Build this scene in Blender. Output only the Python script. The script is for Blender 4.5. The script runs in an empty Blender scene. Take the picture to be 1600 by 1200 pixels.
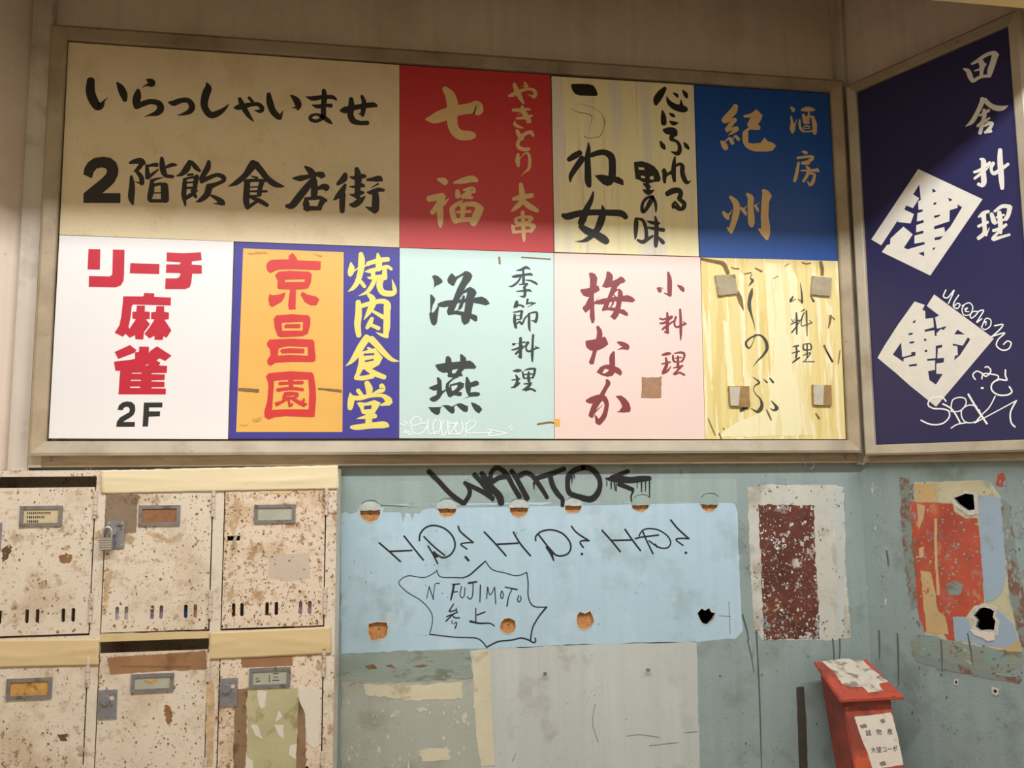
import bpy, bmesh, math, random
from mathutils import Vector, Matrix
from mathutils.geometry import tessellate_polygon
random.seed(7)
S = bpy.context.scene
COL = S.collection
# ---------------------------------------------------------------- camera
CAM = Vector((0.95618089, -2.59710303, 1.54960802))
FPX = 1300.0
RIGHT = Vector((0.98802774, -0.15410286, -0.00731335))
DOWN = Vector((0.00925831, 0.10654494, -0.99426478))
FWD = Vector((0.15399825, 0.98229348, 0.10669609))
cam = bpy.data.cameras.new('camera')
cam.sensor_width = 36.0
cam.lens = FPX / 1600 * 36.0
cam.clip_start = 0.05
camo = bpy.data.objects.new('camera', cam)
COL.objects.link(camo)
UP = -DOWN
camo.matrix_world = Matrix(((RIGHT.x, UP.x, -FWD.x, CAM.x), (RIGHT.y, UP.y, -FWD.y, CAM.y), (RIGHT.z, UP.z, -FWD.z, CAM.z), (0, 0, 0, 1)))
S.camera = camo
# ---------------------------------------------------------------- light
W = bpy.data.worlds.new('world'); S.world = W; W.use_nodes = True
W.node_tree.nodes['Background'].inputs[0].default_value = (1.0, 0.81, 0.56, 1)
W.node_tree.nodes['Background'].inputs[1].default_value = 0.66

def area(name, loc, rot, sx, sy, e, col):
    l = bpy.data.lights.new(name, 'AREA'); l.shape = 'RECTANGLE'; l.size = sx; l.size_y = sy
    l.energy = e; l.color = col
    o = bpy.data.objects.new(name, l); COL.objects.link(o); o.location = loc; o.rotation_euler = rot
    return o
# row of fluorescent tubes hanging in the corridor behind the ceiling beam
area('corridor_tube_light', (1.35, -1.90, 3.424), (math.radians(52), 0, 0), 4.0, 0.17, 92, (0.98, 0.99, 1.0))
area('hall_light', (1.2, -4.3, 2.9), (math.radians(62), 0, 0), 1.6, 1.2, 8, (1.0, 0.93, 0.80))
S.view_settings.view_transform = 'Standard'
S.view_settings.look = 'None'
S.view_settings.gamma = 1
S.view_settings.exposure = 0.0
S.view_settings.use_curve_mapping = False

# ---------------------------------------------------------------- helpers
def lin(r, g, b):
    f = lambda c: (c / 255 / 12.92) if c / 255 <= 0.04045 else ((c / 255 + 0.055) / 1.055) ** 2.4
    return (f(r), f(g), f(b), 1)

class Plane:
    def __init__(s, o, ex, n): s.o = Vector(o); s.ex = Vector(ex); s.n = Vector(n)
    def pt(s, a, z, h=0.0): return s.o + s.ex * a + Vector((0, 0, z)) + s.n * h
    def px(s, u, v, h=0.0):
        """the point of this plane (raised by h) that the photograph shows at pixel u, v"""
        d = RIGHT * ((u - 800) / FPX) + DOWN * ((v - 600) / FPX) + FWD
        o = s.o + s.n * h
        t = (o - CAM).dot(s.n) / d.dot(s.n)
        p = CAM + d * t - s.o
        return (p.dot(s.ex), p.z)

DR = Vector((0.4066233, -0.91359591, 0)); NR = Vector((-0.91359591, -0.4066233, 0))
XC = 2.578
WALL = Plane((0, .05, 0), (1, 0, 0), (0, -1, 0))
FACE = Plane((0, 0, 0), (1, 0, 0), (0, -1, 0))
RWALL = Plane((XC, .05, 0), DR, NR)
RFACE = Plane(Vector((XC, .05, 0)) + NR * .05, DR, NR)
LFRONT = Plane((0, -.22, 0), (1, 0, 0), (0, -1, 0))

def link(name, me, m=None, parent=None, kind=None, label=None, cat=None, group=None):
    o = bpy.data.objects.new(name, me); COL.objects.link(o)
    if m is not None and me is not None: me.materials.append(m)
    if parent is not None: o.parent = parent
    if kind: o['kind'] = kind
    if label: o['label'] = label
    if cat: o['category'] = cat
    if group: o['group'] = group
    return o
def thing(name, label, cat, group=None, loc=(0, 0, 0)):
    o = link(name, None, label=label, cat=cat, group=group); o.location = loc
    return o
def frommesh(name, verts, faces, m, parent=None, smooth=False, **k):
    me = bpy.data.meshes.new(name); me.from_pydata([tuple(v) for v in verts], [], faces)
    bm = bmesh.new(); bm.from_mesh(me); bmesh.ops.recalc_face_normals(bm, faces=bm.faces[:]); bm.to_mesh(me); bm.free()
    if smooth:
        for p in me.polygons: p.use_smooth = True
    if parent is not None:
        off = parent.matrix_basis.translation if parent.parent is None else parent.parent.matrix_basis.translation + parent.matrix_basis.translation
        if off.length > 0: me.transform(Matrix.Translation(-off))
    return link(name, me, m, parent, **k)
def capfaces(loops):
    vs = [[Vector((a, b, 0)) for a, b in L] for L in loops]
    return tessellate_polygon(vs)
def prism_data(loops, plane, h0, h1, base=0):
    n = sum(len(L) for L in loops)
    flat = [p for L in loops for p in L]
    V = [plane.pt(a, z, h0) for a, z in flat] + [plane.pt(a, z, h1) for a, z in flat]
    F = []
    for t in capfaces(loops):
        F.append((base + t[0], base + t[1], base + t[2])); F.append((base + n + t[2], base + n + t[1], base + n + t[0]))
    i = 0
    for L in loops:
        m = len(L)
        for k in range(m):
            a = base + i + k; b = base + i + (k + 1) % m
            F.append((a, b, b + n, a + n))
        i += m
    return V, F
def prism(name, loops, plane, h0, h1, m, parent=None, **k):
    V, F = prism_data(loops, plane, h0, h1)
    return frommesh(name, V, F, m, parent, **k)
def prisms(name, items, m, parent=None, **k):
    V = []; F = []
    for loops, plane, h0, h1 in items:
        v, f = prism_data(loops, plane, h0, h1, len(V)); V += v; F += f
    return frommesh(name, V, F, m, parent, **k)
def rect(a0, z0, a1, z1): return [(a0, z0), (a1, z0), (a1, z1), (a0, z1)]
def circ(a, z, r, n=16, rz=None): return [(a + r * math.cos(2 * math.pi * i / n), z + (rz or r) * math.sin(2 * math.pi * i / n)) for i in range(n)]
def capsule(a, z0, z1, r, n=5):
    L = [(a + r * math.cos(t), z1 - r + r * math.sin(t)) for t in [math.pi * i / n for i in range(n + 1)]]
    L += [(a - r * math.cos(t), z0 + r - r * math.sin(t)) for t in [math.pi * i / n for i in range(n + 1)]]
    return L
def box(name, lo, hi, m, parent=None, bev=0.0, **k):
    bm = bmesh.new(); bmesh.ops.create_cube(bm, size=1)
    for v in bm.verts:
        v.co = Vector(((lo[0] + hi[0]) / 2 + v.co.x * (hi[0] - lo[0]), (lo[1] + hi[1]) / 2 + v.co.y * (hi[1] - lo[1]), (lo[2] + hi[2]) / 2 + v.co.z * (hi[2] - lo[2])))
    if bev: bmesh.ops.bevel(bm, geom=bm.edges[:], offset=bev, segments=2, affect='EDGES')
    bmesh.ops.recalc_face_normals(bm, faces=bm.faces[:])
    me = bpy.data.meshes.new(name); bm.to_mesh(me); bm.free()
    if parent is not None:
        off = parent.matrix_basis.translation if parent.parent is None else parent.parent.matrix_basis.translation + parent.matrix_basis.translation
        if off.length > 0: me.transform(Matrix.Translation(-off))
    return link(name, me, m, parent, **k)
def cyl_data(p0, p1, r, n=10, base=0):
    p0 = Vector(p0); p1 = Vector(p1); d = (p1 - p0).normalized()
    a = d.orthogonal().normalized(); b = d.cross(a)
    V = []
    for p in (p0, p1):
        for i in range(n): t = 2 * math.pi * i / n; V.append(p + a * math.cos(t) * r + b * math.sin(t) * r)
    F = [(base + i, base + (i + 1) % n, base + n + (i + 1) % n, base + n + i) for i in range(n)]
    F += [tuple(base + i for i in range(n))[::-1], tuple(base + n + i for i in range(n))]
    return V, F
def cyl(name, p0, p1, r, m, parent=None, n=12, **k):
    V, F = cyl_data(p0, p1, r, n); return frommesh(name, V, F, m, parent, **k)
def tube(name, pts, r, m, parent=None, n=8, sub=6, **k):
    pts = smooth([(p[0], p[1], p[2]) for p in pts], sub)
    V = []; F = []
    for i, p in enumerate(pts):
        p = Vector(p); q = Vector(pts[min(i + 1, len(pts) - 1)]) - Vector(pts[max(i - 1, 0)])
        q.normalize(); a = q.cross(Vector((0.13, 1, 0.21))).normalized(); b = q.cross(a)
        for j in range(n): t = 2 * math.pi * j / n; V.append(p + a * math.cos(t) * r + b * math.sin(t) * r)
    for i in range(len(pts) - 1):
        for j in range(n): F.append((i * n + j, i * n + (j + 1) % n, (i + 1) * n + (j + 1) % n, (i + 1) * n + j))
    F += [tuple(range(n))[::-1], tuple((len(pts) - 1) * n + j for j in range(n))]
    return frommesh(name, V, F, m, parent, smooth=True, **k)
def smooth(P, sub=5):
    if len(P) < 3: return list(P)
    R = []
    for i in range(len(P) - 1):
        p0 = P[max(i - 1, 0)]; p1 = P[i]; p2 = P[i + 1]; p3 = P[min(i + 2, len(P) - 1)]
        for k in range(sub):
            t = k / sub
            R.append(tuple(0.5 * (2 * b + (c - a) * t + (2 * a - 5 * b + 4 * c - d) * t * t + (3 * b - a - 3 * c + d) * t ** 3) for a, b, c, d in zip(p0, p1, p2, p3)))
    R.append(P[-1]); return R
def rough(P, amp, step, seed=0, closed=True):
    """breaks the straight edges of a pixel polygon into a ragged outline"""
    r = random.Random(seed); R = []
    for i in range(len(P)):
        a = P[i]; b = P[(i + 1) % len(P)]; L = math.hypot(b[0] - a[0], b[1] - a[1]); n = max(1, int(L / step))
        for k in range(n):
            t = k / n; j = amp if k else amp * .5
            R.append((a[0] + (b[0] - a[0]) * t + r.uniform(-j, j), a[1] + (b[1] - a[1]) * t + r.uniform(-j, j)))
    return R
def patch(name, P, plane, h0, h1, m, parent, holes=(), amp=0, step=8, seed=1, **k):
    """a layer of paint, paper or plaster lying on a wall; outline read in photograph pixels"""
    if amp: P = rough(P, amp, step, seed)
    loops = [[plane.px(u, v, h1) for u, v in P]] + [[plane.px(u, v, h1) for u, v in H] for H in holes]
    return prism(name, loops, plane, h0, h1, m, parent, **k)

def inside(p, P):
    c = False; n = len(P)
    for i in range(n):
        a = P[i]; b = P[i - 1]
        if (a[1] > p[1]) != (b[1] > p[1]) and p[0] < (b[0] - a[0]) * (p[1] - a[1]) / (b[1] - a[1]) + a[0]: c = not c
    return c
def flecks(name, region, plane, h, m, parent, n, smin, smax, seed, edge=0.0, asp=1.0, avoid=()):
    """many small chips or rust specks too fine to pick apart, one mesh"""
    r = random.Random(seed); us = [p[0] for p in region]; vs = [p[1] for p in region]
    items = []; k = 0; tries = 0; cl = [(r.uniform(min(us), max(us)), r.uniform(min(vs), max(vs))) for _ in range(max(3, n // 14))]
    V = []; F = []
    while k < n and tries < n * 30:
        tries += 1
        if r.random() < .55:
            c = r.choice(cl); u = r.gauss(c[0], 7); v = r.gauss(c[1], 7)
        else: u = r.uniform(min(us), max(us)); v = r.uniform(min(vs), max(vs))
        if edge and r.random() < edge:
            q = r.randrange(len(region)); a = region[q]; b_ = region[q - 1]; t = r.random(); u = a[0] + (b_[0] - a[0]) * t + r.gauss(0, 3.5); v = a[1] + (b_[1] - a[1]) * t + r.gauss(0, 3.5)
        if not inside((u, v), region) or any(inside((u, v), H) for H in avoid): continue
        s = smin + (smax - smin) * r.random() ** 3; nn = r.choice((5, 6, 7)); a0 = r.uniform(0, 6); sk = r.uniform(.5, 1)
        base = len(V)
        for i in range(nn):
            t = a0 + 6.283 * i / nn; rr_ = s * r.uniform(.6, 1.15)
            a, z = plane.px(u + rr_ * math.cos(t) * sk, v + rr_ * math.sin(t) * asp, h); V.append(plane.pt(a, z, h + (k % 5) * .00001))
        F.append(tuple(range(base, base + nn))); k += 1
    me = bpy.data.meshes.new(name); me.from_pydata([tuple(v) for v in V], [], F)
    bm = bmesh.new(); bm.from_mesh(me)
    for f in bm.faces:
        f.normal_update()
        if f.normal.dot(plane.n) < 0: f.normal_flip()
    bm.to_mesh(me); bm.free()
    off = parent.matrix_basis.translation + (parent.parent.matrix_basis.translation if parent.parent else Vector())
    if off.length > 0: me.transform(Matrix.Translation(-off))
    return link(name, me, m, parent, kind='stuff')

# ---------------------------------------------------------------- lettering
def stroke_faces(pts, to3, V, F, h):
    P = smooth(pts, 5)
    n = len(P); L = []; Rr = []
    for i in range(n):
        x, y, w = P[i]
        a = P[max(i - 1, 0)]; b = P[min(i + 1, n - 1)]
        dx, dy = b[0] - a[0], b[1] - a[1]; l = math.hypot(dx, dy) or 1; dx /= l; dy /= l
        w = max(w, .6) / 2
        L.append((x - dy * w, y + dx * w)); Rr.append((x + dy * w, y - dx * w))
        if i == 0: d0 = (dx, dy)
        if i == n - 1: d1 = (dx, dy)
    def cap(c, w, d, s):
        out = []
        for k in range(1, 6):
            t = math.pi * k / 6 - math.pi / 2
            out.append((c[0] + s * (d[0] * math.cos(t) * w * .8) - d[1] * math.sin(t) * w * -1, c[1] + s * (d[1] * math.cos(t) * w * .8) + d[0] * math.sin(t) * w * -1))
        return out
    base = len(V)
    for a, b in zip(L, Rr): V.append(to3(a, h)); V.append(to3(b, h))
    for i in range(n - 1):
        q = base + 2 * i; F.append((q, q + 1, q + 3, q + 2))
    for (c, d, s, i) in ((P[0], d0, -1, 0), (P[-1], d1, 1, n - 1)):
        w = max(c[2], .6) / 2; b0 = len(V)
        pts_ = cap(c, w, d, s)
        for p in pts_: V.append(to3(p, h))
        F.append((base + 2 * i,) + tuple(b0 + k for k in range(len(pts_))) + (base + 2 * i + 1,))
def glyph(name, data, ox, oy, s, plane, h, m, parent, **k):
    V = []; F = []
    cnt = [0]
    def to3(p, hh): 
        a, z = plane.px(ox + p[0] / s, oy + p[1] / s, hh); return plane.pt(a, z, hh)
    for si, st in enumerate(data.split('|')):
        hh = h + si * 0.000012
        st = st.strip()
        if st.startswith('P'):
            loops = [[tuple(float(c) for c in q.split(',')) for q in lp.split()] for lp in st[1:].split('\\')]
            flat = [p for L in loops for p in L]; b0 = len(V)
            for p in flat: V.append(to3(p, hh))
            for t in capfaces(loops): F.append(tuple(b0 + i for i in t))
        else:
            wd = None
            if st[0] == '~': wd, st = st[1:].split(' ', 1); wd = float(wd)
            pts = []
            for q in st.split():
                c = [float(e) for e in q.split(',')]
                if len(c) < 3: c.append(wd)
                pts.append(tuple(c))
            stroke_faces(pts, to3, V, F, hh)
    me = bpy.data.meshes.new(name); me.from_pydata([tuple(v) for v in V], [], F)
    bm = bmesh.new(); bm.from_mesh(me)
    for f in bm.faces:
        f.normal_update()
        if f.normal.dot(plane.n) < 0: f.normal_flip()
    bm.to_mesh(me); bm.free()
    off = parent.matrix_basis.translation + (parent.parent.matrix_basis.translation if parent.parent else Vector())
    if off.length > 0: me.transform(Matrix.Translation(-off))
    return link(name, me, m, parent, **k)
def glyphs(name, data, *a, **k):
    for st in data.split('|'): glyph(name, st, *a, **k)

# ---------------------------------------------------------------- materials
def mat(name, col, var=.12, vs=7, rough_=.6, bump=.08, bs=160, spots=(), stretch=(1, 1, 1), metal=0, streak=0, spec=.5):
    """procedural: base colour, slow mottling, then spots = [(colour, scale, threshold, softness, cluster, strength)]"""
    m = bpy.data.materials.new(name); m.use_nodes = True
    N = m.node_tree.nodes; Lk = m.node_tree.links
    B = N['Principled BSDF']; B.inputs['Roughness'].default_value = rough_; B.inputs['Metallic'].default_value = metal
    B.inputs['Specular IOR Level'].default_value = spec
    geo = N.new('ShaderNodeNewGeometry'); mp = N.new('ShaderNodeVectorMath'); mp.operation = 'MULTIPLY'
    Lk.new(geo.outputs['Position'], mp.inputs[0]); mp.inputs[1].default_value = stretch
    def noise(scale, detail=4, vec=None, r=.55):
        n = N.new('ShaderNodeTexNoise'); n.inputs['Scale'].default_value = scale; n.inputs['Detail'].default_value = detail; n.inputs['Roughness'].default_value = r
        Lk.new(vec or mp.outputs[0], n.inputs['Vector']); return n.outputs['Fac']
    def ramp(fac, a, b):
        r = N.new('ShaderNodeMapRange'); r.inputs['From Min'].default_value = a; r.inputs['From Max'].default_value = b
        r.clamp = True; Lk.new(fac, r.inputs['Value']); return r.outputs['Result']
    def mix(fac, a, b, mode='MIX'):
        x = N.new('ShaderNodeMix'); x.data_type = 'RGBA'; x.blend_type = mode
        if isinstance(fac, float): x.inputs['Factor'].default_value = fac
        else: Lk.new(fac, x.inputs['Factor'])
        for sock, val in (('A', a), ('B', b)):
            s_ = [i for i in x.inputs if i.name == sock and i.type == 'RGBA'][0]
            if isinstance(val, tuple): s_.default_value = val
            else: Lk.new(val, s_)
        return [o for o in x.outputs if o.type == 'RGBA'][0]
    dark = tuple(c * (1 - var) for c in col[:3]) + (1,); lite = tuple(min(1, c * (1 + var)) for c in col[:3]) + (1,)
    c = mix(ramp(noise(vs, 5), .3, .7), dark, lite)
    if streak:
        v2 = N.new('ShaderNodeVectorMath'); v2.operation = 'MULTIPLY'; Lk.new(geo.outputs['Position'], v2.inputs[0]); v2.inputs[1].default_value = (30, 30, 1.2)
        c = mix(ramp(noise(1.0, 3, v2.outputs[0]), .35, .75), c, tuple(x * (1 - streak) for x in col[:3]) + (1,))
    for sc in spots:
        colr, scale, th, soft, clus, stg = sc
        f = ramp(noise(scale, 5, r=.6), th, th + soft)
        if clus:
            g = ramp(noise(clus, 3), .42, .62)
            mu = N.new('ShaderNodeMath'); mu.operation = 'MULTIPLY'; Lk.new(f, mu.inputs[0]); Lk.new(g, mu.inputs[1]); f = mu.outputs[0]
        mu = N.new('ShaderNodeMath'); mu.operation = 'MULTIPLY'; Lk.new(f, mu.inputs[0]); mu.inputs[1].default_value = stg
        c = mix(mu.outputs[0], c, colr)
    Lk.new(c, B.inputs['Base Color'])
    if bump:
        bn = N.new('ShaderNodeBump'); bn.inputs['Strength'].default_value = bump; bn.inputs['Distance'].default_value = .004
        Lk.new(noise(bs, 3), bn.inputs['Height']); Lk.new(bn.outputs[0], B.inputs['Normal'])
    return m
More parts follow.
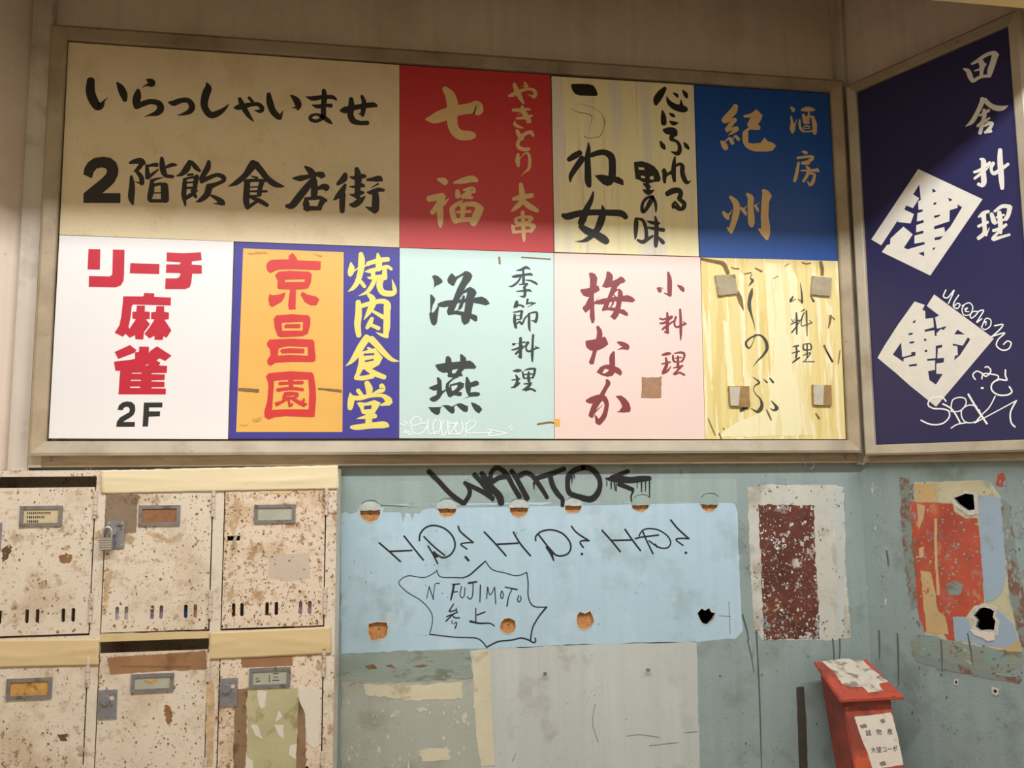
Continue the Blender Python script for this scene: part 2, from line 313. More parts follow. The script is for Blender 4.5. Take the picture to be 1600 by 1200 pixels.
GLYPHS = r'''
@cream 120 110 6.154
い 135,95,75 130,200,90 160,290,90 200,345,80 235,335,60 262,295,20 300,260,3|388,118,20 420,165,65 450,230,75 463,285,45
ら 672,88,15 715,112,70 722,135,60|710,135,50 670,142,20 625,165,3|590,190,35 583,240,75 572,300,75 575,350,55|575,350,50 650,315,55 720,300,50 790,320,60 805,370,70 770,410,55 700,430,20 645,448,3
っ 875,305,8 930,315,55 1000,290,50 1070,290,50 1108,340,60 1090,390,55 1030,418,30 965,432,3
し 1248,120,15 1262,170,70 1238,240,78 1225,330,70 1255,400,65 1300,430,65 1370,405,55 1430,360,30 1465,318,3
@cream 350 120 6.154
ゃ 92,298,5 130,295,50 200,280,50 270,265,40 330,265,40 365,300,45 350,330,40 290,322,5|150,210,35 175,270,55 215,340,50 250,390,35 290,435,3|240,200,30 275,240,30
い 430,165,40 440,240,65 465,320,65 505,370,60 535,395,45|535,395,45 552,360,25 568,325,3|645,180,20 690,220,60 715,270,65 710,310,30|710,290,30 652,303,3
ま 790,190,8 850,208,45 950,195,40 1040,195,40 1080,220,20|845,270,8 900,285,40 970,275,35 1030,278,40|960,130,40 965,200,55 955,290,50 955,370,50 920,415,35 870,425,35 830,405,35 840,375,30 890,362,25 950,385,40 1000,420,45 1038,452,15
せ 1112,325,8 1160,320,65 1240,300,50 1340,280,50 1430,270,50 1465,280,30|1222,210,40 1225,290,65 1215,360,60 1240,420,60 1300,443,45 1380,443,45|1325,185,30 1345,240,45 1340,310,50 1332,370,35|1335,350,35 1290,358,4
@cream 120 235 6.4
2 P150,280 65,240 75,180 110,120 170,78 260,62 340,75 395,120 418,190 410,250 375,320 320,375 255,428 437,428 435,527 65,525 67,430 170,345 240,290 290,240 303,205 290,180 250,170 200,180 170,215
階 530,125,25 580,110,50 640,105,60 670,130,45|650,130,45 620,175,45 575,210,15|600,210,35 645,270,50 650,330,50|650,335,25 578,310,5|545,260,30 552,350,58 545,470,65 560,540,20|700,150,30 705,210,45 710,270,55|700,160,20 760,145,35 800,145,45|715,270,35 760,235,30 815,190,15|850,75,35 855,150,60 870,220,60 900,255,40 960,262,35|900,165,30 950,145,40 995,145,20|870,268,5 800,285,25 745,305,35|750,320,40 745,400,60 728,480,50 740,510,30|760,350,40 830,335,30 880,350,55|875,350,75 880,430,80 882,495,80|740,505,35 880,505,35|760,425,14 850,425,14
飲 1130,110,40 1100,180,70 1050,235,45 990,258,5|1150,120,40 1190,170,50 1230,205,30|1110,245,25 1160,240,25|1080,290,40 1075,380,50 1070,450,50 1085,550,20|1085,285,25 1150,270,25 1205,270,40|1200,260,50 1185,330,50 1180,390,45|1085,325,18 1180,315,18|1085,375,25 1190,372,25|1150,400,30 1180,450,40 1195,468,25|1085,480,40 1150,440,40 1210,400,10|1320,110,35 1310,170,60 1270,240,55 1245,290,50|1245,310,45 1320,275,45 1400,245,40 1460,265,50 1470,300,40 1400,335,40 1330,360,60|1325,360,70 1300,440,65 1240,495,45 1190,515,8|1330,445,15 1400,480,45 1450,520,65 1470,535,35|1440,535,30 1365,530,5
@cream 355 245 6.4
食 265,70,90 235,110,80 180,185,60 90,260,50 5,298,3|285,75,70 340,140,65 400,215,60 470,270,60 530,290,40 568,297,10|235,190,10 300,212,25|200,245,60 195,340,65 190,440,65 200,505,45|180,245,40 270,235,35 380,240,30|350,240,50 330,310,50 320,380,50|215,305,15 320,300,15|215,345,20 395,345,25|215,395,25 320,390,20|225,400,25 300,430,45 360,460,45 400,485,40|200,510,40 260,470,35 310,440,30
店 780,100,25 830,140,65 860,175,60|655,215,15 730,215,60 800,200,45 900,175,50 950,185,70 965,190,40|870,215,50 800,300,70 720,400,75 650,485,70 595,492,40|870,240,60 872,330,70 865,410,60|900,320,30 960,300,60 995,310,70|790,430,40 790,480,70 805,535,35|780,420,30 860,415,35 930,410,40 990,440,30|960,430,60 930,490,50 930,520,30|780,515,50 930,515,45
街 1180,175,45 1165,220,70 1105,272,35|1180,280,30 1150,340,60 1100,400,50 1060,435,5|1155,370,60 1150,460,60 1150,545,50|1295,120,45 1310,200,75 1305,300,60 1300,400,60|1225,200,10 1270,210,40 1340,195,50 1375,195,40|1225,298,10 1280,300,35 1340,285,45 1370,292,25|1225,375,10 1280,385,40 1340,360,45 1365,360,25|1385,390,5 1330,440,60 1270,480,60 1230,475,25|1400,230,25 1460,225,45 1520,220,65 1545,235,30|1440,310,8 1510,270,20|1400,355,15 1440,355,45 1510,330,45 1565,335,30|1480,350,60 1485,440,75 1480,530,75|1480,540,60 1430,520,40 1380,498,5
@white_red 120 380 7.273
リ P133,65 268,68 262,300 122,298|P410,72 543,75 537,360 530,430 500,480 440,503 135,496 138,372 370,378 398,362 403,340
ー P608,226 940,236 936,352 602,342
チ P1022,103 1200,113 1410,102 1420,192 1308,208 1306,243 1420,250 1420,347 1312,347 1303,440 1285,500 1230,523 1003,522 1008,400 1130,400 1160,390 1180,350 1165,340 1012,337 1017,240 1172,241 1178,216 1020,208
麻 P528,603 750,605 762,590 765,566 880,570 880,610 1070,617 1067,708 640,697 625,712 610,850 588,950 600,985 522,1063 430,1017 485,930 505,830 520,700|P682,708 775,708 772,775 830,780 828,862 785,866 832,920 765,1010 755,1095 665,1090 662,1045 600,1075 555,1030 620,940 670,866 630,855 632,780 675,777|P905,715 993,715 993,780 1048,788 1045,865 997,870 1075,990 1020,1075 985,1057 975,1100 883,1097 882,1050 825,1083 768,1030 830,950 882,868 843,862 845,785 898,780
@white_red 120 530 7.273
雀 P605,66 680,125 655,155 470,225 430,145|P710,83 820,85 820,155 838,130 912,80 1077,187 1005,248 940,218 905,240 950,268 935,298 1027,303 1023,383 850,385 850,397 1000,400 997,465 850,468 850,480 997,484 995,545 850,547 850,558 1012,560 1010,628 473,627 492,360 438,358 422,255 620,232 662,222 660,150 705,143\630,382 735,382 735,392 620,392\615,462 730,462 728,473 612,473\608,538 720,538 718,553 605,553\775,298 815,282 812,292 785,301
@white_black 120 530 7.273
2 P462,805 480,750 520,718 570,706 625,715 660,750 665,810 645,860 600,895 555,920 527,940 660,940 658,996 447,996 455,940 490,890 550,855 595,830 603,795 585,770 555,768 530,785 522,807
F P763,720 973,720 971,775 822,775 820,820 948,820 943,876 818,880 808,993 747,993
@orange 400 390 8.575
京 P440,80 490,45 520,75 550,120 555,150 435,140|P135,215 160,165 210,135 390,130 600,145 868,157 865,262 840,275 600,265 420,262 290,268 190,315 150,280|P255,345 300,295 450,283 720,295 748,335 735,440 700,515 650,530 535,535 530,800 440,805 430,740 455,535 310,530 285,510 290,420\390,402 655,395 652,432 388,436|P165,660 180,595 225,612 300,605 395,570 380,640 340,700 215,770 180,745|P595,600 620,565 700,605 800,625 850,665 810,745 730,745 650,700
昌 P235,930 270,880 480,865 700,880 728,915 728,1000 695,1125 620,1160 330,1175 290,1155 250,1050\345,980 630,965 625,1085 352,1088|P375,1030 400,998 590,995 598,1030 580,1052 385,1050|P145,1250 180,1205 480,1192 760,1205 782,1235 788,1350 800,1430 795,1490 760,1505 480,1503 260,1515 200,1555 155,1535 150,1480 195,1410 185,1330 150,1290\303,1325 380,1300 450,1295 693,1303 695,1422 460,1410 290,1420|P320,1360 345,1330 450,1320 640,1325 652,1350 640,1390 460,1388 350,1392
@orange 400 530 8.575
園 P132,500 170,455 460,428 750,445 775,480 800,650 805,800 785,1040 740,1045 400,1030 250,1045 165,1078 115,1040 110,970 150,830 165,640 162,580\243,555 400,545 700,540 712,700 705,940 400,938 215,948|320,595,50 470,585,40 620,580,50|465,545,70 470,650,60|290,680,50 460,660,45 625,675,45|P355,760 380,705 480,700 570,715 570,770 530,790 600,830 645,785 660,820 640,840 695,870 640,912 560,870 455,800 460,860 505,855 480,905 435,912 420,820 270,905 245,850 350,820\400,762 520,752 510,768 405,770
@blueyellow 530 390 8.57
焼 155,175,20 165,250,85 150,320,75 145,345,45|140,340,10 260,240,20|290,55,60 300,150,90 285,300,80 240,440,70 180,520,50 120,560,10|290,430,50 340,495,50|330,230,15 380,200,30|385,190,60 440,170,60 560,140,65 655,130,60|515,55,30 530,150,85 530,260,80|345,295,10 420,285,60 540,255,50 640,230,50 700,262,40|450,300,60 460,380,60|480,352,20 600,350,40|610,270,60 605,380,80|380,370,15 430,380,40 600,360,30|480,390,60 440,480,60 370,570,50 260,618,5|560,380,90 540,480,85 580,570,80 680,590,80 740,570,60 735,500,50 708,400,8
肉 395,605,50 440,650,80 450,720,90 400,830,70 330,940,8|255,700,70 260,850,90 245,1000,90 262,1150,70|300,755,60 420,720,60 560,690,65 640,720,80 655,790,80|640,760,90 640,900,90 635,1050,90 620,1160,60|640,1160,60 560,1140,40 490,1105,5|460,830,40 590,905,60|440,920,50 410,990,70 370,1050,45|430,1010,50 530,1055,55
@blueyellow 530 530 8.0
食 350,-20,90 280,80,90 210,200,80 150,280,50 80,335,5|400,0,90 470,70,80 570,180,70 660,255,50 745,275,10|P250,190 300,150 450,110 545,230 500,320 420,365 340,375 290,380 250,300\305,180 440,175 435,200 308,208\320,265 432,245 430,268 322,288|360,110,30 400,130,30|260,200,40 280,300,80 240,420,60 205,475,40|205,485,50 300,485,60 420,460,60|350,370,60 450,430,70 565,475,60
堂 345,545,65 375,620,90 370,690,60|235,640,55 280,700,50|530,580,65 540,630,70 460,660,30 410,680,8|135,670,10 150,740,80 140,830,75 135,865,60|150,730,60 260,735,60 400,705,50 540,705,50 615,760,85 645,790,50|620,795,70 520,825,20|P220,800 250,785 330,795 440,760 520,795 490,850 440,930 330,940 285,930 260,860\308,835 405,825 402,870 310,880|220,995,8 320,975,45 450,960,60|370,930,85 370,1080,85|150,1100,40 220,1100,70 400,1080,75 560,1070,85 610,1085,40
@red 650 120 4.8
七 215,90,40 255,140,75 275,220,85 270,310,80 285,390,75 330,435,75 400,440,70 430,440,50|75,318,15 130,315,70 200,290,90 300,255,80 400,238,80 450,235,110 470,255,80
福 165,768,20 205,780,50 220,793,45|285,795,15 350,780,45 420,765,50 455,778,30|95,915,45 150,905,50 200,890,40|200,895,50 170,960,50 120,1020,35|180,950,40 182,1040,50 183,1110,30 182,1130,10|190,970,25 215,945,25 248,910,4|310,855,30 315,895,45|360,850,20 420,840,35 432,860,35|400,870,45 350,900,35|380,905,25 420,905,25|350,925,8 300,960,30 270,990,40|270,990,40 280,1050,45 300,1085,40|330,960,30 430,955,40 480,985,50|480,985,60 455,1040,65 430,1100,50|300,1080,35 380,1070,35 430,1075,40|355,970,40 345,1070,35|310,1015,20 410,1010,20
大 785,805,30 795,870,45 795,930,40 750,980,35 712,1010,8|730,918,25 780,905,40 870,890,35|800,930,30 850,970,45 910,1005,30
串 800,1015,30 805,1110,30 808,1200,28 812,1235,12|745,1070,25 755,1095,30|745,1065,20 800,1050,20 860,1055,30|868,1060,30 845,1090,30|760,1100,20 850,1088,20|722,1115,20 735,1165,30|725,1125,15 800,1110,20 880,1115,30|885,1120,35 860,1160,30|740,1165,22 860,1155,22
@red 780 120 7.5
や 110,225,25 160,210,50 240,170,45 330,145,30 400,155,40 425,200,45 410,235,40|405,235,40 370,220,20 335,203,4|175,85,40 210,170,65 250,250,50 285,310,25|300,70,30 325,115,40|310,118,20 258,108,4
き 160,390,35 230,390,45 320,380,30 360,383,25|205,487,25 290,480,35 385,455,25|270,350,35 290,420,60 330,480,65 362,525,35|205,465,4 240,430,8 270,410,15|340,535,25 315,533,10|190,520,12 180,555,35 230,585,35 285,600,10
と 208,630,40 240,690,55 272,725,45|398,690,30 370,650,45 310,665,40 250,720,45 215,790,40 240,835,45 300,850,45 345,845,45
り 222,905,30 215,980,55 225,1045,35|245,960,10 290,905,15 340,900,30 358,980,38 350,1070,38 310,1110,20 255,1158,4
@cream_brush 870 120 8.0
う P175,105 190,90 290,87 400,92 460,110 490,155 512,210 500,240 390,238 290,235 230,215 195,170
ね 395,825,15 398,900,50 385,1000,70 388,1150,80 392,1300,85 406,1365,55|150,1035,60 220,990,80 290,950,70|320,1020,80 250,1120,75 180,1230,60 168,1310,20|430,980,60 520,950,70 600,945,70 680,1000,90 695,1120,90 690,1260,95|P471,1232 560,1221 672,1241 774,1251 830,1288 838,1353 812,1353 709,1316 686,1349 634,1367 579,1344 537,1307
@cream_ghost 870 120 8.0
つ 180,395,4 260,440,10 400,468,12 438,500,12 430,570,6 400,680,3|230,345,4 330,345,5 480,400,6 560,470,6 598,560,16 585,640,8 540,740,12 480,757,8 390,765,10 340,742,10
@cream_brush 870 260 8.57
女 490,340,20 460,450,60 400,570,85 350,700,100 325,760,90|85,655,60 150,670,95 300,630,85 500,615,80 700,620,85 860,630,90 925,680,70|610,525,20 620,600,70 600,700,100 550,830,90 480,920,70 400,980,60 330,1003,30 245,1005,5|320,800,70 400,860,100 520,910,100 620,970,110 665,1005,90
@cream_brush 980 125 8.57
心 505,110,50 450,180,95 400,260,100 385,320,55|530,220,10 560,300,60 640,360,85 740,385,100 785,395,70|720,265,10 725,330,50|620,175,20 660,200,45 672,225,30|745,140,20 780,190,60 798,230,40
に 470,410,20 485,490,70 490,580,75|570,450,25 605,470,50 630,488,30|565,550,15 620,580,60 680,575,15
ふ 490,670,40 530,680,90 620,690,100 645,735,60|605,740,70 590,790,60|590,800,40 660,820,40 700,880,50 700,950,60 670,985,60 590,960,15|445,825,25 475,880,65 502,920,35|760,840,20 790,880,55 822,920,35
@cream_brush 980 245 8.0
れ 598,0,20 585,80,50 580,200,60 590,305,40|440,180,30 460,175,70|470,190,60 465,270,50 470,320,35|560,190,50 500,225,30 480,260,20|610,110,35 660,90,40 690,120,55 690,200,60 720,290,60 755,322,45 795,300,8
る 500,465,65 560,430,75 640,420,70 670,460,60 650,520,60|650,530,50 710,580,55 700,640,55 650,655,45 590,620,45 570,635,35|575,605,50 600,560,25|600,560,20 630,600,30 660,645,30
里 P85,65 180,55 260,75 340,120 390,180 420,270 405,310 340,315 260,335 190,315 150,290 105,275 92,180\140,130 212,135 215,165 145,160\170,235 220,240 222,272 172,262\280,250 325,238 335,285 285,282|200,335,15 250,360,60 290,375,20|250,340,50 265,440,50|200,415,20 265,445,65 330,420,20
の 320,495,35 290,560,60 240,650,50 200,685,50 185,650,45 195,580,40 240,520,40 310,500,35 350,570,40 360,640,30 358,690,15
味 115,775,50 110,880,60 105,980,40 100,1030,15|130,775,30 190,790,40 225,860,45 240,950,45 240,1020,50|130,1040,30 190,1065,50 240,1040,50 320,990,30|350,745,20 365,830,50 365,950,55 360,1060,60 358,1120,40|255,805,20 320,825,45 400,830,30|260,885,25 350,900,45 455,915,50|380,1000,30 430,1050,50 450,1075,50
@blue 1110 150 8.889
紀 350,140,70 320,210,100 240,290,95 190,340,80|200,370,25 270,340,40 345,322,45|350,330,50 280,400,60 225,465,50|230,490,30 300,455,40 370,440,45|375,460,50 310,505,40 250,545,8|155,635,40 190,680,80 215,725,70|205,630,20 265,580,25|275,595,50 308,655,55|310,600,15 340,550,15|355,560,40 392,605,45|P455,270 565,240 640,185 725,270 700,340 660,390 695,430 690,465 650,473 560,465 525,480 525,650 600,660 700,650 750,575 800,630 860,645 915,690 860,760 760,773 620,770 540,745 480,700 450,640 445,540 455,490 500,460 530,435 510,400 530,350 560,300 470,300
酒 1120,160,30 1150,185,50 1148,205,45|1120,285,25 1135,370,40 1140,450,75 1140,505,40|1150,420,60 1175,390,25 1200,320,4|1270,195,30 1350,183,70 1440,190,35|1290,260,40 1310,350,50|1370,230,25 1360,300,40 1345,370,50|1300,370,35 1370,375,25|1300,300,30 1370,290,30|1240,330,25 1240,400,35 1265,470,35 1320,495,20 1420,485,25|1420,300,40 1445,380,65 1450,500,55 1450,530,30|1290,440,15 1330,410,20 1380,430,20|1290,455,15 1380,450,15|1390,285,30 1430,295,40
房 1275,770,20 1320,785,50 1340,793,35|1210,860,35 1290,850,35 1400,840,40 1425,858,35|1420,870,45 1350,915,50 1275,932,45|1310,950,25 1370,935,30|1225,925,35 1205,1040,45 1185,1130,50 1168,1180,45|1340,985,40 1370,1010,35|1260,1035,20 1380,1035,35 1490,1030,45|1480,1015,40 1508,1050,20|1370,1030,45 1340,1110,45 1290,1185,35|1380,1075,30 1440,1085,35 1445,1120,40 1420,1200,50 1388,1240,35|1385,1240,35 1350,1190,20
@blue 1110 270 8.889
州 275,335,40 340,400,80 365,480,95 350,590,90 320,700,80 290,790,70 290,835,30|235,760,20 270,790,60|180,550,45 220,600,65 245,635,45|240,600,40 275,560,20 305,510,4|430,490,40 480,550,50 495,590,15|460,510,30 505,460,8|510,295,40 560,350,85 555,450,80 565,600,90 570,700,90 575,740,50|615,450,30 650,500,40 665,540,12|630,450,15 685,410,4|P712,240 745,220 810,255 855,320 815,400 805,600 830,750 830,850 800,935 770,930 710,860 655,775 705,770 700,600 710,400 722,290
@teal 660 410 10.91
海 P165,235 210,212 270,235 330,290 350,330 300,370 240,395 205,420 190,455 200,400 198,320|P133,543 175,560 222,625 205,680 180,720 155,830 170,862 200,840 265,740 255,710 300,680 400,650 520,640 545,570 600,430 660,320 700,225 640,250 590,290 560,350 545,390 515,403 440,350 422,295 455,230 498,182 540,215 560,245 620,220 700,170 715,150 760,147 820,175 855,235 820,310 750,395 708,480 760,440 815,415 890,455 927,515 905,565 880,600 960,590 1015,582 1090,620 1145,690 1140,710 1080,732 990,710 870,690 850,790 838,880 900,890 935,920 937,990 910,1012 870,990 820,955 790,1030 715,1068 670,1010 655,900 560,885 470,895 440,900 415,840 430,790 445,750 380,765 330,760 285,755 275,830 265,900 250,1020 230,1060 190,1080 150,1040 125,950 115,870 135,850\765,508 700,530 660,580 630,632 660,630 695,555 725,570 722,625 745,600\640,685 595,700 540,825 600,815 625,740\735,675 700,700 685,760 650,800 595,820 650,832 710,845
@teal 660 545 10.91
燕 P215,280 255,262 390,240 395,170 410,125 450,122 490,165 500,228 645,215 642,90 670,90 740,150 750,205 810,200 870,240 922,315 890,342 800,340 715,345 665,400 690,468 640,470 540,495 440,480 425,455 440,425 420,403 350,410 270,370\610,342 520,355 500,380 515,425 560,412|600,480,30 540,500,30 470,555,35 430,600,45|430,600,55 425,690,60 460,800,50|P470,608 560,585 640,560 715,590 700,660 620,728 675,745 665,800 640,808 540,790 470,830 430,790\490,635 600,612 590,660 545,705 505,720|P245,485 280,485 325,540 335,720 395,690 400,715 350,760 300,840 240,890 190,905 140,885 120,855 150,825 240,785 250,710 180,710 108,670 130,650 255,600|P740,480 770,475 820,575 920,538 965,570 960,615 900,640 830,655 818,745 900,732 970,745 988,775 950,810 860,815 800,820 680,862 790,810 750,740 728,640|P100,990 190,995 320,990 345,960 440,960 500,985 600,935 650,925 700,945 760,975 775,965 778,1050 750,1080 700,1070 650,1030 580,960 540,985 552,1050 540,1095 500,1105 450,1070 350,970 310,1010 300,1090 270,1125 220,1120 150,1070|P825,912 890,925 980,975 1022,1035 965,1103 900,1060 850,980
@teal 790 410 10.91
季 185,135,15 260,125,40 350,85,50 415,115,20|300,130,35 305,250,45 305,370,45|115,245,25 180,235,55 300,215,40 420,200,45 450,220,30|260,250,30 200,340,35 120,400,35 55,408,8|330,300,10 420,310,30 500,345,40 540,375,25|230,375,15 300,372,25 370,365,40|370,370,30 310,430,40|185,495,15 280,485,30 400,475,40 435,498,20|325,440,50 330,530,50 315,580,45 240,575,8
節 190,665,45 180,730,80 145,765,30|215,730,35 260,730,30 305,755,40|375,630,40 365,700,35|350,715,15 420,690,30 510,695,20|480,700,25 370,765,5|130,850,15 200,840,30 280,825,30|280,830,45 265,900,45 260,960,40|155,890,40 155,1000,55 175,1110,45|190,905,15 260,905,15|190,975,20 260,965,20|190,1050,20 240,1010,35 280,1050,35 330,950,30 390,890,25|400,870,35 400,1000,45 405,1120,40 420,1180,10|410,870,25 480,850,30 530,855,40 535,930,45 510,1010,55|510,1010,40 435,985,8
@teal 790 515 10.91
料 255,145,50 255,260,55 250,370,60 260,480,40|120,240,25 135,250,45 180,235,10|200,240,10 320,213,25 345,213,10|105,345,20 180,330,35 290,275,30|170,415,35 230,360,40 340,270,20 350,240,30|215,450,25 250,480,30|380,220,55 350,290,30 360,350,35 400,370,35 480,335,35 560,305,20|505,285,15 575,320,15|470,90,40 460,250,40 455,400,50 455,540,30
理 125,705,15 200,700,60 260,695,35|175,775,25 200,830,50 195,900,50 150,980,45|110,860,20 240,840,30|240,910,30 180,960,35 100,990,20|290,720,30 305,800,35 315,830,30|320,695,15 400,670,35 490,665,35|500,670,45 490,750,40 460,820,35|395,725,35 390,800,50 400,880,50|310,765,20 460,755,25|320,830,22 480,820,20|315,925,20 420,915,35 445,905,20|430,920,40 370,990,55 290,1030,20|340,1040,30 430,1010,35 505,1045,35
@pink 900 415 10
梅 P200,115 250,108 300,130 335,195 320,310 350,315 373,385 280,440 283,570 340,540 420,515 490,505 520,430 555,330 470,350 405,325 435,270 470,180 478,92 520,92 570,140 578,190 570,240 640,210 700,168 750,195 777,245 740,270 700,280 650,330 635,365 680,362 725,400 735,470 810,460 880,490 930,540 885,575 800,565 715,560 695,680 750,685 815,745 810,785 780,785 680,740 650,800 605,852 535,795 570,750 590,710 500,695 410,710 405,680 440,605 350,605 290,600 285,650 295,820 290,860 275,900 245,900 215,800 218,680 150,738 105,680 110,640 140,620 205,490 170,490 110,465 65,390 75,368 150,360 215,345 220,220\660,380 600,430 600,450 620,480 650,490\585,460 560,495 600,490\565,565 530,570 500,655 525,652 550,620\630,555 600,560 585,610 550,650 580,655 612,658 630,600|305,560,10 360,490,4
@pink 900 530 8.571
な 290,-165,40 315,-100,70 310,-20,75 270,100,60 235,220,55 208,310,70|P130,20 200,10 250,0 300,-10 380,-35 400,-20 435,65 380,110 310,145 240,155 190,150 140,110 128,60|560,40,25 610,60,60 680,95,65 685,125,50|690,120,50 620,120,30 555,145,4|505,175,35 485,240,75 487,350,75|P275,445 320,375 380,345 450,338 520,360 590,395 618,440 600,490 520,445 490,490 420,503 340,480 300,455\385,395 350,455 390,455 425,435 443,405
か 415,550,40 430,590,65 400,650,55 350,740,60|145,825,40 200,820,85 300,790,95 370,790,80 410,860,60 400,950,60 370,1040,70 305,1120,70|290,1110,60 275,1060,40 250,1010,8|310,800,90 250,900,80 200,1020,65|210,1030,55 240,990,25 360,878,4|P530,760 600,752 660,790 710,850 735,930 720,975 640,982 540,975 580,960 620,900 590,830
@pink 1020 415 6.667
小 160,72,25 175,150,48 175,250,50 180,310,35|180,310,30 120,285,10|50,235,20 75,262,45|60,230,15 105,235,8|260,205,15 300,235,45 318,262,30
料 150,490,20 155,560,32 150,640,35 155,695,30|75,550,20 110,560,20 200,530,25|75,600,18 120,595,25 200,540,20|100,665,20 130,640,25 220,575,15|240,535,25 225,600,20 250,640,22 340,605,25|320,585,12 350,610,12|285,455,22 290,560,28 292,700,28 290,780,8|125,690,20 160,700,25
理 100,930,20 150,918,35 185,915,20|135,960,20 145,1030,35 110,1110,35|95,1025,15 180,1005,20|190,1050,8 150,1100,25 100,1125,20|210,935,20 215,985,25 235,1005,20|225,915,12 280,905,22 325,915,25 325,960,22 300,1000,22|262,945,22 262,1060,32|235,965,12 300,955,12|235,1005,12 300,1000,12|215,1065,12 310,1045,22|290,1060,22 220,1130,22|235,1135,15 280,1115,20 330,1140,20
@white_tag 620 640 8.42
tag ~13 320,160 300,110 250,95 200,130 185,190 210,215 260,200 330,180 400,180 395,230 340,300 280,322 220,300 185,225|~13 415,130 405,200 415,290 440,320 500,315|~13 540,115 490,160 475,230 500,310 550,300 580,220 570,150 540,115|~13 640,145 590,190 590,280 610,340 650,300 670,220 660,150 640,145|~13 690,150 685,250 680,330|~13 700,180 800,180|~13 800,180 720,280 690,320|~13 690,320 830,325|~13 820,150 770,190 760,250 800,310 850,300 870,230 850,170 820,150|~13 910,180 910,260 900,350|~13 910,200 960,155 1030,155 1030,200 960,260 900,300 930,310 1240,300|~13 1190,265 1215,262 1245,298 1205,315|~13 1205,315 1215,350|~13 1215,350 1330,335 1450,310|~13 1450,310 1230,265|~13 40,185 120,215|~13 95,150 140,190|~11 85,310 130,265 120,310 170,280 150,330 190,330 200,300|~11 470,320 520,290 560,300|~11 1470,240 1505,210|~11 1490,270 1530,240|~13 212,338 218,340
@yellow 1095 400 8.275
し 660,240,12 640,280,10 670,315,35 650,350,25 620,385,8|665,420,15 650,490,50 630,580,45 630,660,45 655,760,25 690,880,10 700,960,3
の 715,1025,28 640,1060,22 588,1110,28 590,1160,30 625,1190,20 660,1150,10 700,1050,8|700,1020,20 780,1030,25 840,1100,40 855,1200,40 800,1290,28 740,1350,18 677,1430,3
@yellow 1095 540 8
ぶ 650,390,5 715,440,20 730,465,25 680,500,15 660,545,8 690,610,12 740,660,20 765,740,40 740,800,50 700,825,30 630,785,5|580,775,25 520,800,45 500,815,35|785,420,8 830,460,20|865,410,20 905,460,28|880,690,10 930,745,30 948,785,50 910,808,25 870,785,8
@yellow 1205 400 8.275
小 285,520,15 255,570,35 250,590,25|250,595,15 320,555,8|375,350,6 395,480,20 400,600,30|400,590,20 350,560,6|510,520,10 550,585,30
料 325,735,20 330,850,30 330,1010,20|265,820,12 280,850,10 300,820,8|255,885,15 360,830,20|265,990,20 320,920,18 390,810,10|385,720,10 430,690,18|430,730,12 400,790,18 390,900,12 450,890,12 530,860,12|455,710,22 460,850,20 465,1030,10|500,830,10 530,870,8
@yellow 1205 540 8
理 270,15,10 340,0,25|310,0,20 320,80,25 310,150,25|260,95,12 350,70,22|355,150,20 310,180,25 265,215,15|400,-10,15 410,50,18 500,50,12|400,-15,10 480,-25,15 505,20,18 490,50,15|450,-20,18 450,150,18|400,120,10 490,90,15 430,180,12 400,205,8|400,200,8 540,200,12
@diamond 1350 255 6.665
津 P565,60 1235,375 690,1170 185,925 240,850 272,845 275,785 410,660 508,740 415,880 455,897 632,845 630,820 525,838 525,755 620,728 618,702 542,720 545,645 622,618 618,592 550,607 557,520 612,503 610,480 568,485 563,400 592,380 575,222 512,325 575,365 510,468 440,440 420,482 520,530 485,628 350,612 355,590 180,855 75,795\710,260 755,292 715,308\875,358 922,380 890,402\725,410 755,408 750,430 722,435\730,548 790,533 790,552 733,573\975,430 1022,458 900,660 845,722 835,665 730,690 730,658 890,605 893,490 975,465\735,775 825,757 790,795 735,802\715,882 748,877 718,910\565,938 625,922 627,970
@diamond 1360 440 5
軽 P345,155 425,182 405,222 428,228 430,290 490,283 496,357 422,377 425,392 500,380 503,425 520,422 515,405 550,370 572,378 595,348 520,368 505,280 538,265 440,190 498,100 965,445 513,978 300,805 200,715 55,595 110,500 220,330\352,295 350,322 325,322\297,405 330,398 330,413 300,420\305,470 340,465 340,480 308,486\240,475 175,570 258,628 260,600 352,578 352,548 318,552 320,572 248,590\300,650 362,640 364,658 303,665\418,448 436,445 438,462 420,465\425,535 443,532 445,548 425,552\680,375 738,413 655,412\762,435 780,452 700,575 655,615 660,578 683,575 680,505 643,500 645,485 722,500\510,502 560,492 560,515 527,522 522,600 575,595 573,632 515,640 515,720 565,722 512,805 462,770 450,700 505,690 505,615 445,620 443,605 510,598
@navy_tag 1360 440 5
tag_a ~10 590,65 570,115 605,125 655,65 610,170|~10 690,105 655,160 650,195 680,210 700,180 680,170 655,190|~9 715,190 770,165 800,200 780,255 730,260 715,215 730,190|~9 735,215 760,205 740,230 770,235|~10 850,235 800,235 780,265 790,285 820,265 850,230 885,225 860,270 830,320 870,290|~9 870,355 900,290 940,300 935,350 890,375 865,350|~8 885,325 905,310 900,340|~11 970,345 1035,335 1010,375 960,420 945,430|~11 945,430 1050,400 1000,450 985,500 1030,535 1080,525 1100,480 1070,465 1040,490
tag_b ~11 820,765 800,730 830,700 870,715 900,740 930,720 940,690 915,665 895,670|~11 870,760 885,720 960,725 1000,740 990,775|~13 1055,690 1055,735 1065,770 1000,765 950,800 950,850 1000,885 1070,885 1105,860 1085,820|~16 868,832 880,832
